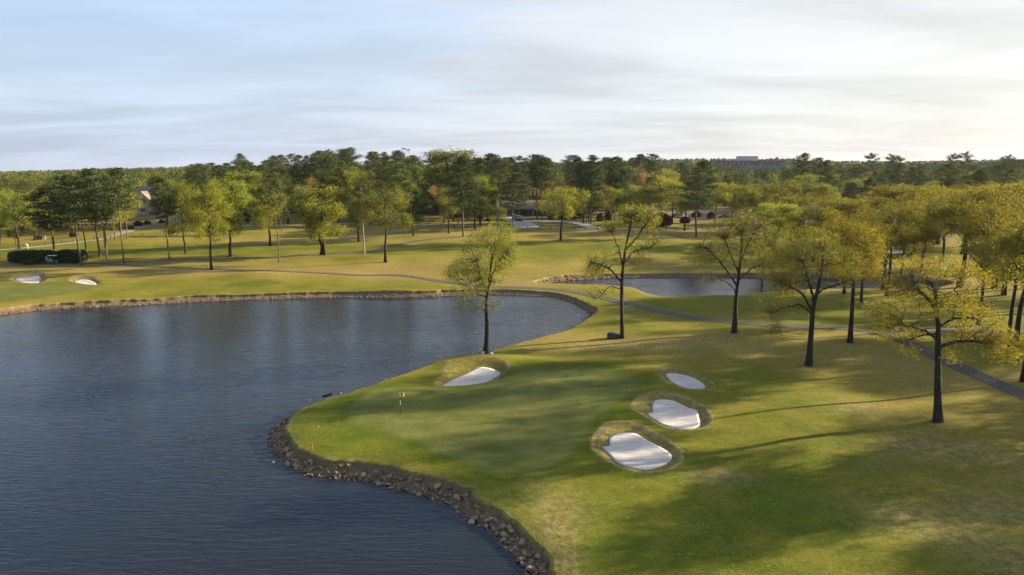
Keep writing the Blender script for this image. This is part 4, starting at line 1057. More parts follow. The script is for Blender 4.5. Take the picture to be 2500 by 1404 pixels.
ORD = ['first', 'second', 'third', 'fourth', 'fifth', 'sixth', 'seventh', 'eighth', 'ninth', 'tenth', 'eleventh', 'twelfth', 'thirteenth', 'fourteenth', 'fifteenth', 'sixteenth', 'seventeenth', 'eighteenth', 'nineteenth', 'twentieth']
wr = np.random.default_rng(91); woods = []; npine = noak = 0; tries = 0
while (npine < 262 or noak < 280) and tries < 30000:
    tries += 1
    px = wr.uniform(-150, 2680); row = wr.choice([0, 1, 2], p=[.36, .36, .28])
    y0 = {0: 256, 1: 305, 2: 365}[row]; y1 = {0: 312, 1: 375, 2: 470}[row]; y = wr.uniform(y0, y1)
    if px > 1950: y = y - 20
    if px < 330: y = y - 68
    elif px < 480: y = y + 6
    x = xat(px, y)
    if any(a < px < b and lo < y < hi for a, b, lo, hi in CLEAR): continue
    pine_p = 0.28 if px < 470 else (0.64 if px < 1720 else 0.5)
    if 540 < px < 600: pine_p = .5
    pine = wr.random() < pine_p
    if pine and npine >= 262 or (not pine and noak >= 280): continue
    gap = 4.4 if pine else 5.6
    if any((x - a) ** 2 + (y - b) ** 2 < (0.5 * (gap + c)) ** 2 for a, b, c, *_ in woods): continue
    sk = np.interp(px, SKY_PX, SKY_PY)
    if pine: top = sk + (wr.exponential(15) if row == 2 else wr.exponential(22) if row == 1 else wr.uniform(10, 70))
    else: top = sk + (wr.uniform(18, 50) if row == 2 else wr.uniform(30, 66) if row == 1 else wr.uniform(45, 90))
    if 470 < px < 560 and not pine: top += 8
    z0 = float(hbase(x, y)); h = V(px, top, y)[2] - z0; h = min(max(h, 13 if pine else 9), 34 if pine else 24)
    woods.append((x, y, gap, px, row, pine, h, z0)); npine += pine; noak += (not pine)
front = {}
for wd in sorted(woods, key=lambda q: q[3]):
    x, y, gap, px, row, pine, h, z0 = wd; zn = zone_of(px); kd = 'pine' if pine else 'leafy tree'
    key = (zn, kd, row); front[key] = front.get(key, 0) + 1; n_ = front[key]
    rw = ('front row', 'middle rows', 'rear row')[row]
    lb = f'{ORD[n_ - 1]} {kd} from the left, {rw} of woods {zn}' if n_ <= 20 else f'{kd} farther right, {rw} of woods {zn}'
    if pine:
        v_ = wr.choice([0, 1, 2, 3, 4, 5], p=[.22, .22, .18, .2, .12, .06] if row < 2 else [.2, .15, .22, .13, .15, .15])
        j = wr.uniform(.75, 1.3); c = np.array(PINE if wr.random() < .6 else PINE2) * j
        place(PINES[v_], 'pine_tree', (x, y, z0), wr.uniform(0, 6.28), (h / 26.6 * wr.uniform(.95, 1.35), h / 26.6), tuple(c), lb, 'tree', 'pines of the woods behind the course')
    else:
        v_ = wr.integers(6); c = np.array([OLIVE, GOLD, LIME, (0.14, 0.165, 0.034), (0.26, 0.18, 0.05)][wr.choice(5, p=[.26, .30, .24, .12, .08])]) * wr.uniform(.9, 1.35)
        place(OAKS[v_], 'broadleaf_tree', (x, y, z0), wr.uniform(0, 6.28), (h / 16.2 * wr.uniform(.85, 1.2), h / 16.2), tuple(c), lb, 'tree', 'leafy trees of the woods behind the course')

# tall single pines that break the right skyline
for px, top, wd, lb in [(1958, 373, 20, 'round topped pine above the skyline right of the office block'), (1990, 384, 16, 'thin pine beside the round topped skyline pine'), (2120, 374, 15, 'single flat layered pine on the skyline above the grove'), (2168, 377, 14, 'left of two flat topped skyline pines'), (2182, 380, 14, 'right of two flat topped skyline pines'), (2316, 375, 13, 'left one of the tall skyline pines over the grove'), (2345, 371, 15, 'tallest right hand skyline pine over the grove'), (2450, 378, 14, 'skyline pine near the right edge'), (592, 374, 16, 'round topped pine where the left skyline steps up'), (860, 359, 22, 'highest pine of the skyline left of the light towers'), (972, 366, 16, 'dark pine left of the light towers')]:
    y = wr.uniform(330, 360); x = xat(px, y); z0 = float(hbase(x, y)); h = V(px, top, y)[2] - z0
    place(PINES[5 if px > 2000 else 2], 'pine_tree', (x, y, z0), wr.uniform(0, 6.28), (wd * y / F / 4.0, h / 26.6), PINE, lb, 'tree', 'tall pines breaking the skyline')


def far_woods():
    r_ = np.random.default_rng(55); Vs, Fs, Cs, b = [], [], [], 0
    def batch(n, y0, y1, nq, size, hmin, hmax):
        nonlocal b
        y = np.sqrt(r_.uniform(y0 ** 2, y1 ** 2, n)); ang = r_.uniform(-0.86, 0.88, n); x = ang * y
        px = 1250 + ang * F * 1.0
        keep = ~((px > 1735) & (px < 1915) & (y > 690) & (y < 760))
        x, y, px = x[keep], y[keep], px[keep]; m = len(x); z = hbase(x, y)
        pine = r_.random(m) < np.where(px < 480, .16, .50); h = r_.uniform(hmin, hmax, m) * np.where(pine, 1.22, 0.85)
        sk = np.interp(px, [-300, 0, 250, 480, 700, 1250, 1660, 1715, 1735, 1790, 1810, 1915, 1940, 2000, 2200, 2400, 2600], [424, 418, 411, 405, 402, 398, 387, 386, 403, 402, 407, 406, 392, 392, 393, 389, 386])
        sk = np.where((px > 1725) & (px < 1930) & (y > 760), 386, sk)
        top = sk + np.where(y < 1300, np.where((px > 1725) & (px < 1930), r_.exponential(3, m), r_.exponential(9, m) + 2), r_.exponential(5, m)); zt = CAM_H + (400 - top) / F * y
        h = np.clip(np.minimum(h, zt - z), 3, None)
        wdt = np.where(pine, h * .15, h * .30)
        d = r_.normal(size=(m, nq, 3)); d /= np.linalg.norm(d, axis=2)[..., None]; d *= (r_.uniform(.25, 1, (m, nq, 1)) ** .4)
        lump = 1 + 0.28 * np.sin(3 * np.arctan2(d[..., 1], d[..., 0]) + r_.uniform(0, 6, (m, 1)))
        cz = np.where(pine, h * .72, h * .60); rz = np.where(pine, h * .28, h * .40)
        C = np.stack([x[:, None] + d[..., 0] * wdt[:, None] * lump, y[:, None] + d[..., 1] * wdt[:, None] * lump, z[:, None] + cz[:, None] + d[..., 2] * rz[:, None]], -1)
        Q, Fq = leaf_quads(C.reshape(-1, 3), size, r_, .7); Vs.append(Q); Fs.append(Fq + b); b += len(Q)
        pal = np.array([OLIVE, GOLD, LIME, (0.23, 0.16, 0.06)]); c = np.where(pine[:, None], np.array(PINE) * 0.95, pal[r_.choice(4, m, p=[.55, .17, .2, .08])] * np.where(px < 700, .70, .90)[:, None]) * r_.uniform(.7, 1.2, (m, 1))  # leaf tint dimmed on the left, a hazier distance put into the colour
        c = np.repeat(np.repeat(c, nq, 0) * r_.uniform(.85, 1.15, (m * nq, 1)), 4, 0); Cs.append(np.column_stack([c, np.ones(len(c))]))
        # stems
        tb = np.stack([x, y, z - .3], -1); tt = np.stack([x, y, z + cz], -1); Vt, Ft = edge_tubes(tb, tt, np.full(m, .28), np.full(m, .15), 3 + 1)
        Vs.append(Vt); Fs.append(Ft + b); b += len(Vt); Cs.append(np.tile([.09, .065, .05, 1], (len(Vt), 1)))
    batch(1400, 430, 720, 250, .46, 15, 22); batch(2200, 700, 1250, 120, .85, 15, 22); batch(3400, 1200, 2400, 50, 1.6, 14, 22); batch(3200, 2300, 4500, 24, 3.0, 14, 22)
    def fm(t, out):
        at = t.n.new('ShaderNodeVertexColor'); at.layer_name = 'tint'
        d = t.node('ShaderNodeBsdfDiffuse', Color=at.outputs[0]); tr = t.node('ShaderNodeBsdfTranslucent', Color=at.outputs[0])
        t.l.new(t.node('ShaderNodeMixShader', i0=.3, i1=d, i2=tr).outputs[0], out.inputs[0])
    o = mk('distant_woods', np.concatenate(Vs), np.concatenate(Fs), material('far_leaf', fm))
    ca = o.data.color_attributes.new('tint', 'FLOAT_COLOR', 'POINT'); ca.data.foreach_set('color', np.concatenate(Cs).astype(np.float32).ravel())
    tag(o, 'rolling mixed woodland reaching back to the horizon', 'woods', kind='stuff')


far_woods()

# ------------------------------------------------------------------ shrubs and hedges
def bush_mesh(seed, lobes, n, size, sq=2.0):
    r_ = np.random.default_rng(seed); w_ = np.array([l_[3] * l_[4] * l_[5] for l_ in lobes]) ** .7; w_ /= w_.sum(); li = r_.choice(len(lobes), n, p=w_); A = np.array(lobes)[li]
    d = r_.normal(size=(n, 3)); d /= (np.abs(d) ** sq).sum(1)[:, None] ** (1 / sq); d *= r_.uniform(.72, 1.0, (n, 1)); C = A[:, :3] + d * A[:, 3:6]; C[:, 2] = np.maximum(C[:, 2], .05)
    Q, Fq = leaf_quads(C, size, r_, .7); return mk('foliage', Q, Fq, M['pine_leaf'], link=False).data


def bush(name, me_, b, sc, col, label, cat='shrub', group=None, rz=0.0):
    root = empty(name, b, rz, sc); c = bpy.data.objects.new('foliage', me_); COL.objects.link(c); c.parent = root; c.color = (*col, 1)
    st = MB()
    for k in range(3): st.tube([(0.15 * k - .15, 0, -.1), (0.3 * k - .3, .1 * k, .9)], [.05, .02], 5)
    st.build('stem', M['oak_bark'], root)
    tag(root, label, cat, group); return root


hb = P(82, 645); k = hb[1] / F
HEDGE = bush_mesh(701, [(0, 0, 2.2, 1.0, 1.0, 2.2)], 5200, .26, 5.0)
def hedge(px0, px1, base, top, label):
    b = P((px0 + px1) / 2, base); k_ = b[1] / F; L2 = (px1 - px0) / 2 * k_; h = top_height((px0 + px1) / 2, top, b)
    lob = [(0, 0, h / 2, L2, 2.2, h / 2)]; me_ = bush_mesh(int(px0) + 5, lob, 4600, .26, 4.5)
    root = empty('hedge', b); c = bpy.data.objects.new('foliage', me_); COL.objects.link(c); c.parent = root; c.color = (0.045, 0.070, 0.030, 1)
    st = MB()
    for q in range(7): st.tube([(-L2 * .8 + q * L2 * .26, 0, -.1), (-L2 * .8 + q * L2 * .27, .1, h * .7)], [.06, .03], 5)
    st.build('stem', M['oak_bark'], root); tag(root, label, 'hedge', 'clipped hedges by the cart path')
hedge(27, 134, 641, 613, 'long clipped dark hedge left of the parked golf cart')
hedge(139, 210, 640, 612, 'shorter clipped dark hedge right of the parked golf cart')
BUSH = [bush_mesh(710 + i, [(0, 0, .9, 1.3, 1.2, .95), (.9, .2, .7, .9, .9, .75), (-.8, -.2, .75, .9, .9, .8), (.1, -.5, 1.4, .8, .8, .6)], 1300, .17) for i in range(3)]
REDB = bush_mesh(720, [(0, 0, 2.2, 3.6, 3.2, 2.3), (2.4, 0, 1.7, 2.2, 2.2, 1.7), (-2.2, .3, 1.8, 2.3, 2.2, 1.8)], 4200, .24)
def bush_at(px, py, w_, h_, col, label, grp=None, i=0, name='shrub'):
    b = P(px, py); k_ = b[1] / F; return bush(name, BUSH[i % 3], b, (w_ * k_ / 2.0,) * 2 + (h_ * k_ / 1.9,), col, label, 'shrub', grp)
b = P(1614, 553); bush('red_shrub', REDB, b, (.92, .92, 1.15), (0.075, 0.016, 0.018), 'wide dark red maple like bush beneath the trees')
bush_at(1672, 545, 16, 16, (.09, .02, .025), 'smaller dark red bush by the far rail fence')
bush_at(75, 645, 26, 12, (.13, .12, .03), 'low yellowish shrub in front of the long hedge', 'low shrubs before the hedges', 0)
bush_at(108, 643, 14, 8, (.13, .13, .03), 'small yellowish shrub left of the golf cart', 'low shrubs before the hedges', 1)
bush_at(172, 641, 20, 7, (.13, .12, .03), 'low shrub strip before the shorter hedge', 'low shrubs before the hedges', 2)
BUSH_AT = sorted([(338, 552, 22, 14), (360, 549, 16, 12), (395, 545, 14, 10), (320, 560, 14, 12), (95, 585, 16, 12), (180, 578, 20, 14), (1040, 520, 24, 20), (1063, 522, 14, 12), (985, 530, 30, 20), (880, 538, 26, 22), (745, 528, 24, 24), (770, 535, 24, 22), (1172, 535, 16, 10), (1190, 540, 12, 8), (1345, 536, 18, 26), (1370, 534, 18, 24), (1400, 535, 20, 26), (1420, 533, 18, 24), (1465, 540, 20, 22), (1485, 538, 18, 24), (1530, 545, 18, 26), (1555, 543, 22, 28), (1735, 535, 20, 20), (1700, 530, 24, 16), (640, 535, 26, 24), (600, 540, 26, 22), (560, 545, 22, 18), (520, 545, 20, 18), (460, 545, 20, 16), (920, 530, 26, 24), (1120, 530, 18, 14), (700, 525, 22, 26), (1950, 545, 24, 14), (1925, 548, 16, 12), (2040, 560, 30, 20), (2110, 565, 30, 22), (2180, 560, 30, 20)])
for i, (a, b_, c, d) in enumerate(BUSH_AT):
    bush_at(a, b_, c * .6, d * .9, [(.05, .075, .025), (.075, .085, .025), (.10, .10, .03)][i % 3], f'{ORD[i % 20]} dark shrub from the left along the {"first" if i < 20 else "second"} half of the wood edge', 'shrubs along the edge of the woods', i)

def understory():
    r_ = np.random.default_rng(66); n = 1500; Cs_, col = [], []
    ang = r_.uniform(-.80, .82, n); y = r_.uniform(276, 440, n); y = np.where(ang < -.57, y - 58 * r_.uniform(.3, 1, n), y); x = ang * y; px = 1250 + ang * F
    ok = np.ones(n, bool)
    for a, b, lo, hi in CLEAR: ok &= ~((px > a - 10) & (px < b + 10) & (y > lo) & (y < hi))
    x, y = x[ok], y[ok]; z = hbase(x, y); m = len(x); hh = r_.uniform(.9, 3.2, m); ww = r_.uniform(1.2, 3.2, m); nq = 46
    d = r_.normal(size=(m, nq, 3)); d /= np.linalg.norm(d, axis=2)[..., None]; d *= r_.uniform(.4, 1, (m, nq, 1)) ** .5
    C = np.stack([x[:, None] + d[..., 0] * ww[:, None], y[:, None] + d[..., 1] * ww[:, None], z[:, None] + hh[:, None] * (1 + d[..., 2])], -1).reshape(-1, 3)
    Q, Fq = leaf_quads(C, .42, r_, .7); o = mk('undergrowth', Q, Fq, M['pine_leaf']); o.color = (0.070, 0.078, 0.026, 1)
    tag(o, 'dark undergrowth and saplings filling the floor of the woods', 'undergrowth', kind='stuff')


understory()

# ------------------------------------------------------------------ buildings
def house(name, b, rz, L_, D_, wall_h, roof_h, wall_m, roof_m, label, cat='house', wins=(), chimney=False, gable=None, over=.5):
    root = empty(name, b, rz); MB().box((0, 0, wall_h / 2 - .5), (L_, D_, wall_h + 1)).build('wall', M[wall_m], root)
    r = MB(); o_ = over
    r.add([(-L_ / 2 - o_, -D_ / 2 - o_, wall_h), (L_ / 2 + o_, -D_ / 2 - o_, wall_h), (L_ / 2 + o_, D_ / 2 + o_, wall_h), (-L_ / 2 - o_, D_ / 2 + o_, wall_h), (-L_ / 2 + D_ * .18, 0, wall_h + roof_h), (L_ / 2 - D_ * .18, 0, wall_h + roof_h),
           (-L_ / 2 - o_, -D_ / 2 - o_, wall_h + .22), (L_ / 2 + o_, -D_ / 2 - o_, wall_h + .22), (L_ / 2 + o_, D_ / 2 + o_, wall_h + .22), (-L_ / 2 - o_, D_ / 2 + o_, wall_h + .22)],
          [(3, 2, 1, 0), (0, 1, 7, 6), (1, 2, 8, 7), (2, 3, 9, 8), (3, 0, 6, 9), (6, 7, 5, 4), (8, 9, 4, 5), (7, 8, 5), (9, 6, 4)])
    rf = r.build('roof', M[roof_m], root)
    if chimney: MB().box((-L_ * .22, D_ * .08, wall_h + roof_h * .8), (.9, .9, roof_h * .9)).box((-L_ * .22, D_ * .08, wall_h + roof_h * 1.25 + .08), (1.1, 1.1, .16)).build('chimney', M['cream'], rf)
    for (wx, wz, ww, wh) in wins:
        fr = MB().box((wx, -D_ / 2 - .06, wz), (ww + .24, .12, wh + .24)).build('window', M['trim'], root)
        g = MB(); n_ = max(1, round(ww / .9))
        for i in range(n_): g.box((wx - ww / 2 + (i + .5) * ww / n_, -D_ / 2 - .13, wz), (ww / n_ - .1, .03, wh - .08))
        g.build('pane', M['glass'], fr)
    tag(root, label, cat); return root


def gable_front(root, x, y0, w_, base, h, rh, wall_m, roof_m, wins=()):
    m_ = MB(); m_.prism([(x - w_ / 2, base), (x + w_ / 2, base), (x + w_ / 2, base + h), (x, base + h + rh), (x - w_ / 2, base + h)], 1, y0, y0 + 4); gw = m_.build('gable_wall', M[wall_m], root)
    e = .4; s_ = rh / (w_ / 2); t_ = .22
    m2 = MB()
    for sx in (-1, 1):
        m2.prism([(x, base + h + rh + .02), (x + sx * (w_ / 2 + e), base + h - s_ * e + .02), (x + sx * (w_ / 2 + e), base + h - s_ * e + t_), (x, base + h + rh + t_)], 1, y0 - .5, y0 + 6)
    m2.build('gable_roof', M[roof_m], root)
    for (wx, wz, ww, wh) in wins:
        fr = MB().box((x + wx, y0 - .06, wz), (ww + .3, .12, wh + .3)).build('window', M['trim'], root)
        g = MB(); n_ = max(1, round(ww / .9))
        for i in range(n_): g.box((x + wx - ww / 2 + (i + .5) * ww / n_, y0 - .13, wz), (ww / n_ - .12, .03, wh - .1))
        g.build('pane', M['glass'], fr)


def at(px, y, dz=0.0): x = xat(px, y, 530); return (x, y, float(hbase(x, y)) + dz)


# stone house on the left
b = at(376, 300); hh = V(350, 455, 300)[2] - b[2]
r = house('stone_house', b, R(-8), 17, 11, hh * .56, hh * .44, 'stone', 'shingle', 'stone house with steep brown roof and gabled bay on the left', chimney=True, wins=[(-5.5, 2.0, 1.4, 1.5)])
gable_front(r, .6, -7.6, 6.6, -.5, hh * .62, 2.9, 'stone', 'shingle', [(.4, hh * .48, 2.9, 2.2), (.2, 1.9, 2.4, 1.5)])
MB().box((.8, -7.95, hh * .27), (3.6, .5, .25)).build('balcony', M['trim'], r)
# dark roofed house
b = at(745, 308); hh = V(745, 457, 308)[2] - b[2]
house('dark_roof_house', b, R(6), 16, 11, hh * .45, hh * .55, 'dark_wall', 'dark_shingle', 'house with big dark hipped roof half hidden by yellow trees', wins=[(-4, 1.8, 1.6, 1.4), (3, 1.8, 1.6, 1.4)])
# brick house
b = at(1046, 300); hh = V(1046, 455, 300)[2] - b[2]
r = house('brick_house', b, R(4), 13, 10, hh * .55, hh * .40, 'brick', 'dark_shingle', 'dark brick house with pointed gable and white triple window')
gable_front(r, .4, -6.2, 5.6, -.5, hh * .66, 2.9, 'brick', 'dark_shingle', [(-.9, hh * .62, 2.3, 1.5)])
# clubhouse
b = at(1300, 298); hh = V(1300, 489, 298)[2] - b[2]
r = house('clubhouse', b, R(0), 36, 13, hh * .46, hh * .54, 'dark_wall', 'shingle', 'long low clubhouse with broad brown roof and dark walls', 'clubhouse', over=1.6, wins=[(-14, 1.5, 2.6, 1.8), (-9, 1.5, 2.6, 1.8), (5, 1.5, 2.6, 1.8), (12, 1.5, 2.6, 1.8)])
for x in (-17, -11.5, -6, 0, 6, 11.5, 17): MB().cyl((x, -7.8, -.2), (x, -7.8, hh * .46 - .01), .14, n=8).build('post', M['trim'], r)
MB().box((-2, -6.56, 1.15), (2.0, .12, 2.3)).build('door', M['glass'], r)
# white porch house
b = at(1890, 262); hh = V(1890, 485, 262)[2] - b[2]
r = house('porch_house', b, R(6), 17, 10, hh * .52, hh * .48, 'cream', 'grey_shingle', 'grey roofed house with white columned porch behind the light green tree', wins=[(-6, 1.8, 1.4, 1.6), (-2, 1.8, 1.4, 1.6), (2, 1.8, 1.4, 1.6)])
px_ = 10.2
MB().box((px_, -3.5, .1), (5.4, 5.4, .5)).build('porch_floor', M['trim'], r)
for sx in (-1, 1):
    for sy in (-1, 1):
        MB().cyl((px_ + sx * 2.4, -3.5 + sy * 2.4, .35), (px_ + sx * 2.4, -3.5 + sy * 2.4, hh * .60), .19, .16, 10).box((px_ + sx * 2.4, -3.5 + sy * 2.4, .45), (.5, .5, .2)).build('column', M['white'], r)
MB().box((px_, -3.5, hh * .60 + .25), (5.8, 5.8, .5)).build('porch_beam', M['white'], r)
MB().add([(px_ - 3.2, -6.7, hh * .6 + .5), (px_ + 3.2, -6.7, hh * .6 + .5), (px_ + 3.2, -.3, hh * .6 + .5), (px_ - 3.2, -.3, hh * .6 + .5), (px_, -3.5, hh * .6 + 2.6)], [(3, 2, 1, 0), (0, 1, 4), (1, 2, 4), (2, 3, 4), (3, 0, 4)]).build('porch_roof', M['grey_shingle'], r)
rl = MB()
for i in range(13): rl.box((px_ - 2.1 + i * .35, -5.9, .82), (.06, .06, .9))
rl.box((px_, -5.9, 1.28), (4.4, .09, .09)).build('railing', M['white'], r)
# office block on the hill
y0 = 700; b = at(1826, y0); zt = V(1826, 393, y0)[2] - b[2]; k = y0 / F; W_ = 152 * k
r = empty('office_building', b, 0)
MB().box((0, 6, zt / 2 - 1), (W_, 14, zt + 2 - .8)).build('wall', M['office_brick'], r)
rf = MB().box((0, 6, zt - .3), (W_ + 1.2, 15.2, .6)).build('roof', M['dark_shingle'], r)
MB().box((-2.2, 7, zt + 2.3), (47 * k, 7, 4.6)).box((-2.2, 7, zt + 4.7), (48 * k, 7.4, .25)).build('roof_cabin', M['trim'], rf)
fx = MB()
for i in range(16): fx.box((-26 + i * 1.75, 1, zt + .55), (.9, .8, 1.1 + .3 * (i % 3)))
fx.build('roof_vent', M['metal'], rf)
MB().add([(24, 2, zt), (31, 2, zt), (31, 9, zt), (24, 9, zt), (27.5, 5.5, zt + 4.3)], [(3, 2, 1, 0), (0, 1, 4), (1, 2, 4), (2, 3, 4), (3, 0, 4)]).build('spire_roof', M['shingle'], rf)
for i in range(7): MB().box((-30 + i * 4.3, -1.2, zt - 2.2), (.9, .5, 3.0)).build('pilaster', M['cream'], r)
for i in range(6): MB().box((-27.85 + i * 4.3, -1.1, zt - 2.2), (2.9, .16, 2.2)).build('window', M['glass'], r)
for i in range(6): MB().box((2 + i * 4.6, -1.1, zt - 2.3), (3.2, .16, 1.7)).build('window', M['glass'], r)
MB().box((8, -4, zt / 2 - 2.2), (46, 5.6, zt - 4.0)).build('glass_annex', M['blue_glass'], r)
tag(r, 'long brown brick office block with white rooftop cabin on the skyline', 'building')

# light towers and a utility pole
for px, py, lb in ((989, 364, 'left of two floodlight poles above the woods'), (1000, 367, 'right of two floodlight poles above the woods')):
    y = 430; x = xat(px, y); z0 = float(hbase(x, y)); h = V(px, py, y)[2] - z0; r = empty('floodlight_pole', (x, y, z0))
    MB().cyl((0, 0, -.3), (0, 0, h), .22, .13, 8).build('pole', M['metal'], r); MB().box((0, 0, h), (2.6, .2, .25)).box((0, 0, h - .9), (2.2, .2, .2)).build('crossarm', M['metal'], r)
    for i in range(4): MB().box((-1.0 + i * .67, -.3, h + .3), (.5, .45, .5)).build('lamp', M['dark'], r)
    tag(r, lb, 'light pole', 'floodlight poles')
y = 380; x = xat(563, y); z0 = float(hbase(x, y)); h = V(563, 413, y)[2] - z0; r = empty('utility_pole', (x, y, z0))
MB().cyl((0, 0, -.3), (0, 0, h), .2, .13, 8).build('pole', M['wood'], r); MB().box((0, 0, h - .8), (2.6, .14, .16)).box((0, 0, h - 2.0), (2.0, .14, .16)).build('crossarm', M['wood'], r)
tag(r, 'wooden utility pole with crossarms rising from the left woods', 'utility pole')

# ------------------------------------------------------------------ low rail fences along the far road
def fence(pix, label, gate=()):
    pts = [P(*q) for q in pix]
    for q in pts: q[2] = float(ground(np.array([q[0]]), np.array([q[1]]))[0])
    r = empty('rail_fence', pts[0])
    for q in pts: d = q - pts[0]; MB().box((d[0], d[1], d[2] + .32), (.26, .26, 1.15)).build('post', M['wood'], r)
    for i, (a, c) in enumerate(zip(pts[:-1], pts[1:])):
        if i in gate: continue
        d0 = a - pts[0]; d1 = c - pts[0]; MB().tube([(d0[0], d0[1], d0[2] + .62), ((d0[0] + d1[0]) / 2, (d0[1] + d1[1]) / 2, (d0[2] + d1[2]) / 2 + .54), (d1[0], d1[1], d1[2] + .62)], .06, 5).build('rail', M['wood'], r)
    tag(r, label, 'fence', 'low fences along the far road')
fence([(60, 604), (114, 599), (153, 594), (180, 591), (231, 586), (271, 582), (310, 578), (350, 575), (392, 572), (440, 568), (490, 564)], 'low wooden post fence behind the golfer on the left')
fence([(621, 553), (657, 552), (733, 549), (800, 548), (876, 547), (940, 548), (1046, 550), (1077, 551), (1109, 552), (1139, 553), (1168, 554)], 'low wooden post fence along the road below the houses')
fence([(1288, 557), (1316, 559), (1345, 559.5), (1402, 560), (1430, 560.5), (1459, 560.5), (1496, 561), (1535, 561.5), (1566, 562), (1599, 563), (1626, 562), (1650, 561.5), (1680, 560), (1713, 558.5), (1745, 556.5), (1780, 555), (1820, 554)], 'low wooden rail fence along the road before the clubhouse')

# ------------------------------------------------------------------ vehicles
def car(b, rz, paint, label, pickup=False):
    r = empty('parked_car' if not pickup else 'pickup_truck', b, rz); L2 = 2.3 if not pickup else 2.7
    side = [(-L2, .35), (L2, .35), (L2, .82), (L2 - .25, .95), (.95, 1.0), (.45, 1.5), (-1.3 if not pickup else -.6, 1.5), (-1.85 if not pickup else -.75, 1.02), (-L2, .98)]
    body = MB(); body.prism([(u, v) for u, v in side], 1, -.88, .88); body.build('body', M[paint], r, bevel=.06)
    g = MB()
    for sy in (-1, 1): g.prism([(.80, 1.02), (.38, 1.42), (-1.2 if not pickup else -.5, 1.42), (-1.6 if not pickup else -.62, 1.04)], 1, sy * .885, sy * .90)
    g.build('window', M['glass'], r)
    for sx in (-1, 1):
        for sy in (-1, 1):
            wl = MB().tube([(sx * L2 * .62, sy * .70, .34), (sx * L2 * .62, sy * .93, .34)], .34, 14).build('wheel', M['tyre'], r); MB().tube([(sx * L2 * .62, sy * .931, .34), (sx * L2 * .62, sy * .95, .34)], .2, 10).build('rim', M['metal'], wl)
    for sy in (-1, 1): MB().box((L2 - .02, sy * .6, .74), (.1, .36, .18)).build('headlight', M['white'], r)
    tag(r, label, 'car' if not pickup else 'truck')
q = P(1652, 531); car(q, R(15), 'car_dark', 'dark green car parked under the trees behind the red bush')
q = P(1664, 532); car(q, R(-20), 'car_white', 'white car parked right beside the dark green car')
q = P(1767, 532); car(q, R(5), 'car_dark', 'dark pickup parked near the road right of the tall pine', True)


def golf_cart(b, rz, paint, label, group=None):
    r = empty('golf_cart', b, rz)
    side = [(-1.2, .32), (1.15, .32), (1.25, .55), (1.05, .86), (.78, .92), (.62, .48), (.05, .45), (-.05, .66), (-1.15, .78), (-1.25, .55)]
    MB().prism(side, 1, -.58, .58).build('body', M[paint], r, bevel=.04)
    MB().box((-.32, 0, .78), (.62, 1.05, .16)).build('seat', M['seat'], r); MB().box((-.66, 0, 1.08), (.12, 1.05, .48)).build('backrest', M['seat'], r)
    MB().box((-.08, 0, 1.93), (2.0, 1.22, .09)).build('roof', M['white'], r, bevel=.03)
    for sx, x1 in ((.92, .80), (-1.0, -.98)):
        for sy in (-1, 1): MB().tube([(sx, sy * .52, .80), (x1, sy * .54, 1.90)], .03, 6).build('roof_post', M['dark'], r)
    MB().tube([(.7, .25, .9), (.45, .25, 1.12)], .03, 6).tube([(.45 + .0, .25 + .18 * math.cos(a), 1.12 + .18 * math.sin(a)) for a in np.linspace(0, 6.28, 13)], .02, 5, False).build('steering_wheel', M['dark'], r)
    for sx in (-1, 1):
        for sy in (-1, 1):
            wl = MB().tube([(sx * .82, sy * .42, .24), (sx * .82, sy * .64, .24)], .24, 12).build('wheel', M['tyre'], r); MB().tube([(sx * .82, sy * .641, .24), (sx * .82, sy * .655, .24)], .13, 8).build('rim', M['metal'], wl)
    tag(r, label, 'golf cart', group)
    return r
q = P(131, 643.5); q[2] = float(ground(np.array([q[0]]), np.array([q[1]]))[0]) + .05; golf_cart(q, R(12), 'teal', 'teal golf cart with white roof parked between the hedges')
for i, (px, py, a, lb) in enumerate([(1256, 537, 70, 'leftmost dark golf cart on the clubhouse drive'), (1264, 539, 82, 'middle dark golf cart on the clubhouse drive'), (1272, 540, 95, 'rightmost dark golf cart on the clubhouse drive')]):
    q = P(px, py); q[2] = float(ground(np.array([q[0]]), np.array([q[1]]))[0]) + .1; golf_cart(q, R(a), 'dark', lb, 'golf carts parked on the clubhouse drive')
# golf bags strapped to the cart: things of their own
q = P(131, 643.5); q[2] = float(ground(np.array([q[0]]), np.array([q[1]]))[0]) + .05
for sy, lb in ((-.25, 'cream golf bag on the near side rear of the teal cart'), (.25, 'cream golf bag on the far side rear of the teal cart')):
    c_, s_ = math.cos(R(12)), math.sin(R(12)); g = MB().cyl((-1.25, sy, .62), (-1.42, sy, 1.5), .15, .17, 10)
    o = g.build('golf_bag', M['seat']); o.location = q; o.rotation_euler = (0, 0, R(12)); tag(o, lb, 'golf bag')
    h_ = MB()
    for i in range(4): h_.tube([(-1.40, sy + .05 * (i - 1.5), 1.45), (-1.48, sy + .07 * (i - 1.5), 1.78)], .025, 5)
    h_.build('club_head', M['metal'], o)

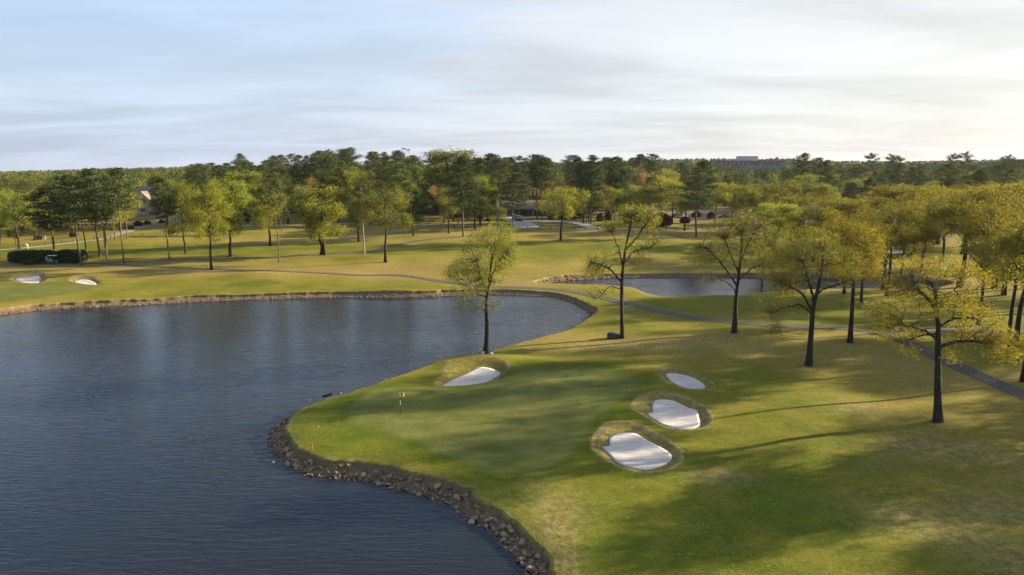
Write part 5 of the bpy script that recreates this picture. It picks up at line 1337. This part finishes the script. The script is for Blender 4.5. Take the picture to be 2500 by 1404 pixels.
# ------------------------------------------------------------------ the golfer
def golfer(b, rz):
    r = empty('person', b, rz)
    joints = {'pel': (0, 0, .93, .15), 'waist': (.04, 0, 1.10, .145), 'chest': (.20, 0, 1.33, .165), 'neck': (.33, 0, 1.50, .065), 'head': (.42, 0, 1.60, .095), 'crown': (.46, 0, 1.70, .085)}
    for s, n_ in ((1, 'l'), (-1, 'r')):
        joints.update({n_ + 'hip': (0, s * .10, .90, .105), n_ + 'knee': (.06, s * .14, .48, .065), n_ + 'ank': (0, s * .16, .08, .045), n_ + 'toe': (.17, s * .19, .04, .04), n_ + 'sho': (.25, s * .19, 1.40, .07), n_ + 'elb': (.40, s * .16, 1.12, .045), n_ + 'wri': (.50, s * .03, .92, .032)})
    E = [('pel', 'waist'), ('waist', 'chest'), ('chest', 'neck'), ('neck', 'head'), ('head', 'crown')]
    for n_ in 'lr': E += [('pel', n_ + 'hip'), (n_ + 'hip', n_ + 'knee'), (n_ + 'knee', n_ + 'ank'), (n_ + 'ank', n_ + 'toe'), ('chest', n_ + 'sho'), (n_ + 'sho', n_ + 'elb'), (n_ + 'elb', n_ + 'wri')]
    # fingers curled round the grip
    for s, n_ in ((1, 'l'), (-1, 'r')):
        for i in range(5):
            z = .90 - .02 * i - (0 if s > 0 else .05); joints[f'{n_}f{i}'] = (.53, s * .035, z, .010); joints[f'{n_}g{i}'] = (.565, s * .005, z - .012, .009)
            E += [(n_ + 'wri', f'{n_}f{i}'), (f'{n_}f{i}', f'{n_}g{i}')]
    names = list(joints); me = bpy.data.meshes.new('body'); me.from_pydata([joints[n_][:3] for n_ in names], [(names.index(a), names.index(c)) for a, c in E], [])
    o = bpy.data.objects.new('body', me); COL.objects.link(o)
    sk = o.modifiers.new('skin', 'SKIN'); o.modifiers.new('sub', 'SUBSURF').levels = 1; o.modifiers['sub'].render_levels = 1
    for i, n_ in enumerate(names):
        v = me.skin_vertices[0].data[i]; v.radius = (joints[n_][3],) * 2; v.use_root = n_ == 'pel'
    dg = bpy.context.evaluated_depsgraph_get(); me2 = bpy.data.meshes.new_from_object(o.evaluated_get(dg)); bpy.data.objects.remove(o)
    me2.name = 'body'
    for m_ in (M['shirt'], M['khaki'], M['skin'], M['white']): me2.materials.append(m_)
    for p_ in me2.polygons:
        c = p_.center; p_.use_smooth = True
        p_.material_index = 3 if c.z < .11 else 1 if (c.z < .98 and c.x < .22) else 2 if (c.z > 1.50 or (c.x > .42 and c.z < 1.14)) else 0
    o = bpy.data.objects.new('body', me2); COL.objects.link(o); o.parent = r
    cap = MB(); cap.tube([(.44, 0, 1.67), (.465, 0, 1.73), (.475, 0, 1.765)], [.105, .085, .03], 12); cap.box((.56, 0, 1.655), (.14, .15, .02)); cap.build('cap', M['cap'], r, smooth=True)
    hd = MB()
    for s in (1, -1): hd.box((.50, s * .035, 1.625), (.012, .02, .012))
    hd.build('eyes', M['dark'], r)
    MB().box((.535, 0, 1.585), (.035, .03, .04), taper=.6).build('nose', M['skin'], r)
    tag(r, 'golfer in white shirt and pale trousers bending over a putt', 'person')
    cl_ = MB().tube([(.535, 0, .96), (.66, 0, .05)], .012, 6); cl_.box((.68, -.03, .035), (.03, .12, .05)); o2 = cl_.build('putter', M['metal']); o2.location = b; o2.rotation_euler = (0, 0, rz); tag(o2, 'steel putter held by the bending golfer', 'golf club')
q = P(69, 609); q[2] = float(ground(np.array([q[0]]), np.array([q[1]]))[0]); golfer(q, R(185))

# ------------------------------------------------------------------ small things near the green
def gz(p_): return (p_[0], p_[1], float(ground(np.array([p_[0]]), np.array([p_[1]]))[0]))


b = gz(P(978, 1010)); r = empty('flagstick', b)
h = V(978, 958, b[1])[2] - b[2]
sections = [(0, h * .42, 'dark'), (h * .42, h * .64, 'white'), (h * .64, h * .80, 'dark'), (h * .80, h, 'white')]
for z0, z1, m_ in sections: MB().cyl((0, 0, z0), (0, 0, z1), .022, .022, 8).build('pole', M[m_], r)
fw, fh = 10.0 * b[1] / F * 1.02, 9.6 * b[1] / F * 1.02; nx, nz = 14, 6
Vf = []; Ff = []
for side in (0, 1):
    for i in range(nx + 1):
        for j in range(nz + 1):
            u = i / nx; y_ = .05 * math.sin(u * 7) * u + (.006 if side else -.006); Vf.append((.022 + u * fw, y_, h - fh + j / nz * fh - .05 * u * u + .012 * math.sin(u * 6 + j)))
n1_ = (nx + 1) * (nz + 1)
for side in (0, 1):
    for i in range(nx):
        for j in range(nz): a = side * n1_ + i * (nz + 1) + j; q = (a, a + nz + 1, a + nz + 2, a + 1); Ff.append(q if side == 0 else q[::-1])
fl = mk('flag', Vf, Ff, M['flag'], r, smooth=True)
cu = bpy.data.curves.new('number', 'FONT'); cu.body = '9'; cu.size = fh * .92; cu.extrude = .002; cu.align_x = 'CENTER'; cu.align_y = 'CENTER'; cu.offset = .008
t_ = bpy.data.objects.new('number', cu); COL.objects.link(t_); dg = bpy.context.evaluated_depsgraph_get(); mt_ = bpy.data.meshes.new_from_object(t_.evaluated_get(dg)); bpy.data.objects.remove(t_)
mt_.materials.append(M['flag_ink']); t_ = bpy.data.objects.new('number', mt_); COL.objects.link(t_); t_.parent = fl; t_.location = (.022 + fw * .45, -.045, h - fh * .53); t_.rotation_euler = (R(90), 0, 0)
cpm = MB(); cpm.tube([(0, 0, -.02), (0, 0, .006)], .054, 14); cpm.build('cup', M['dark'], r)
tag(r, 'yellow golf flag on a black and white pole standing on the green', 'flagstick')


def stake(px, py, top, mat, label):
    b = gz(P(px, py)); h_ = max(.35, V(px, top, b[1])[2] - b[2]); m_ = MB(); m_.box((0, 0, h_ / 2 - .1), (.05, .05, h_ + .2)); m_.add([(-.025, -.025, h_), (.025, -.025, h_), (.025, .025, h_), (-.025, .025, h_), (0, 0, h_ + .06)], [(0, 1, 4), (1, 2, 4), (2, 3, 4), (3, 0, 4)])
    o = m_.build('marker_stake', M[mat]); o.location = b; tag(o, label, 'stake')
stake(763, 1097, 1083, 'orange', 'red orange hazard stake at the rocky tip of the green')
stake(1064, 889, 880, 'pink', 'pink hazard stake on the shore behind the flag')
for i, (px, py, lb) in enumerate([(1639, 723, 'small dark stake at the near pond edge, left of a row'), (1768, 722, 'small dark stake at the near pond edge between two oaks'), (1945, 709, 'small dark stake at the pond edge before the spreading oak')]): stake(px, py, py - 4, 'wood', lb)
for px, py, lb in ((184, 590, 'left of two pale yellow posts beside the left road'), (189, 588, 'right of two pale yellow posts beside the left road')): stake(px, py, py - 7, 'marker', lb)
b = P(111, 584); r = empty('small_sign', b); MB().box((0, 0, .5), (.08, .08, 1.2)).build('post', M['white'], r); MB().box((0, -.06, 1.0), (.5, .05, .6)).build('panel', M['white'], r); tag(r, 'small white sign post behind the golfer', 'sign')

o = MB().add(*(lambda bm: ([v.co[:] for v in bm.verts], [[v.index for v in f.verts] for f in bm.faces]))((lambda bm: (bmesh.ops.create_uvsphere(bm, u_segments=12, v_segments=8, radius=.045), bm)[1])(bmesh.new()))).build('golf_ball', M['white'], smooth=True)
b = gz(P(777, 1043)); o.location = (b[0], b[1], b[2] + .045); tag(o, 'white golf ball lying on the fringe left of the green', 'golf ball')
o = MB().add(*(lambda bm: ([v.co[:] for v in bm.verts], [[v.index for v in f.verts] for f in bm.faces]))((lambda bm: (bmesh.ops.create_uvsphere(bm, u_segments=12, v_segments=8, radius=.11), bm)[1])(bmesh.new()))).build('float_ball', M['white'], smooth=True)
d = ray(668, 1130); t = (ZW - CAM_H) / d[2]; o.location = (t * d[0], t * d[1], ZW + .04); tag(o, 'white float bobbing on the water off the rocky tip', 'float')
b = P(800, 967); d = ray(800, 967); o = MB().tube([(-.5, 0, .1), (.55, .1, .32)], [.13, .11], 9).build('driftwood_log', M['dark'], bevel=.01); o.location = (b[0] - .2, b[1] + .5, -.25); tag(o, 'short dark log jutting from the bank behind the flag', 'log')

# black boulder, drawn as one faceted lump with a blunt left end
b = gz(P(1497, 826)); k = b[1] / F; bw = 34 * k; bh = 16 * k
bm = bmesh.new(); bmesh.ops.create_icosphere(bm, subdivisions=4, radius=1.0); r_ = np.random.default_rng(5)
for v in bm.verts:
    x, y, z = v.co; x = max(x, -.80); x += .10 * math.sin(4 * z + 2 * y) * (x > -.7)
    top = 0.95 - .10 * (x + .8) if x < .25 else .79 - .55 * (x - .25) ** 1.6
    z = min(z * 1.25, top) if z > 0 else max(z, -.3); y = y * (.85 - .18 * max(x, 0))
    n_ = .03 * math.sin(9 * x + 5 * y) + .025 * math.sin(13 * y + 7 * z); v.co = (x * bw * .55 + n_, y * bw * .36, (z + n_) * bh * .98)
me = bpy.data.meshes.new('boulder'); bm.to_mesh(me); bm.free(); me.materials.append(M['black']); [setattr(p_, 'use_smooth', True) for p_ in me.polygons]
o = bpy.data.objects.new('boulder', me); COL.objects.link(o); o.location = b; tag(o, 'glossy black boulder lying at the foot of a bare limbed oak', 'boulder')

# white bags at the shore oak's foot
def bag(px, py, w_, h_, label, rz):
    b = gz(P(px, py)); k_ = b[1] / F; bm = bmesh.new(); bmesh.ops.create_icosphere(bm, subdivisions=3, radius=1.0)
    for v in bm.verts:
        x, y, z = v.co; v.co = (x * w_ * k_ * .5 * (1 - .15 * z), y * w_ * k_ * .38, max(z, -.25) * h_ * k_ * .8 + .03 * math.sin(7 * x + 4 * y))
    me_ = bpy.data.meshes.new('sandbag'); bm.to_mesh(me_); bm.free(); me_.materials.append(M['white']); [setattr(p_, 'use_smooth', True) for p_ in me_.polygons]
    o = bpy.data.objects.new('sandbag', me_); COL.objects.link(o); o.location = b; o.rotation_euler = (0, 0, rz); tag(o, label, 'bag')
bag(1181, 873, 8, 8, 'upright white bag left of the slender oak trunk', .3); bag(1199, 873, 11, 5, 'flat white bag right of the slender oak trunk', -.2)

# ------------------------------------------------------------------ thin evening air
def haze_mat(t, out):
    v = t.n.new('ShaderNodeVolumePrincipled'); v.inputs['Color'].default_value = (0.86, 0.90, 0.96, 1); v.inputs['Density'].default_value = 0.000035; v.inputs['Anisotropy'].default_value = 0.3
    t.l.new(v.outputs[0], out.inputs['Volume'])


o = MB().box((0, 4400, -21), (13400, 9600, 150)).build('haze', material('haze', haze_mat)); o['kind'] = 'stuff'; o['label'] = 'thin haze over the far woods'
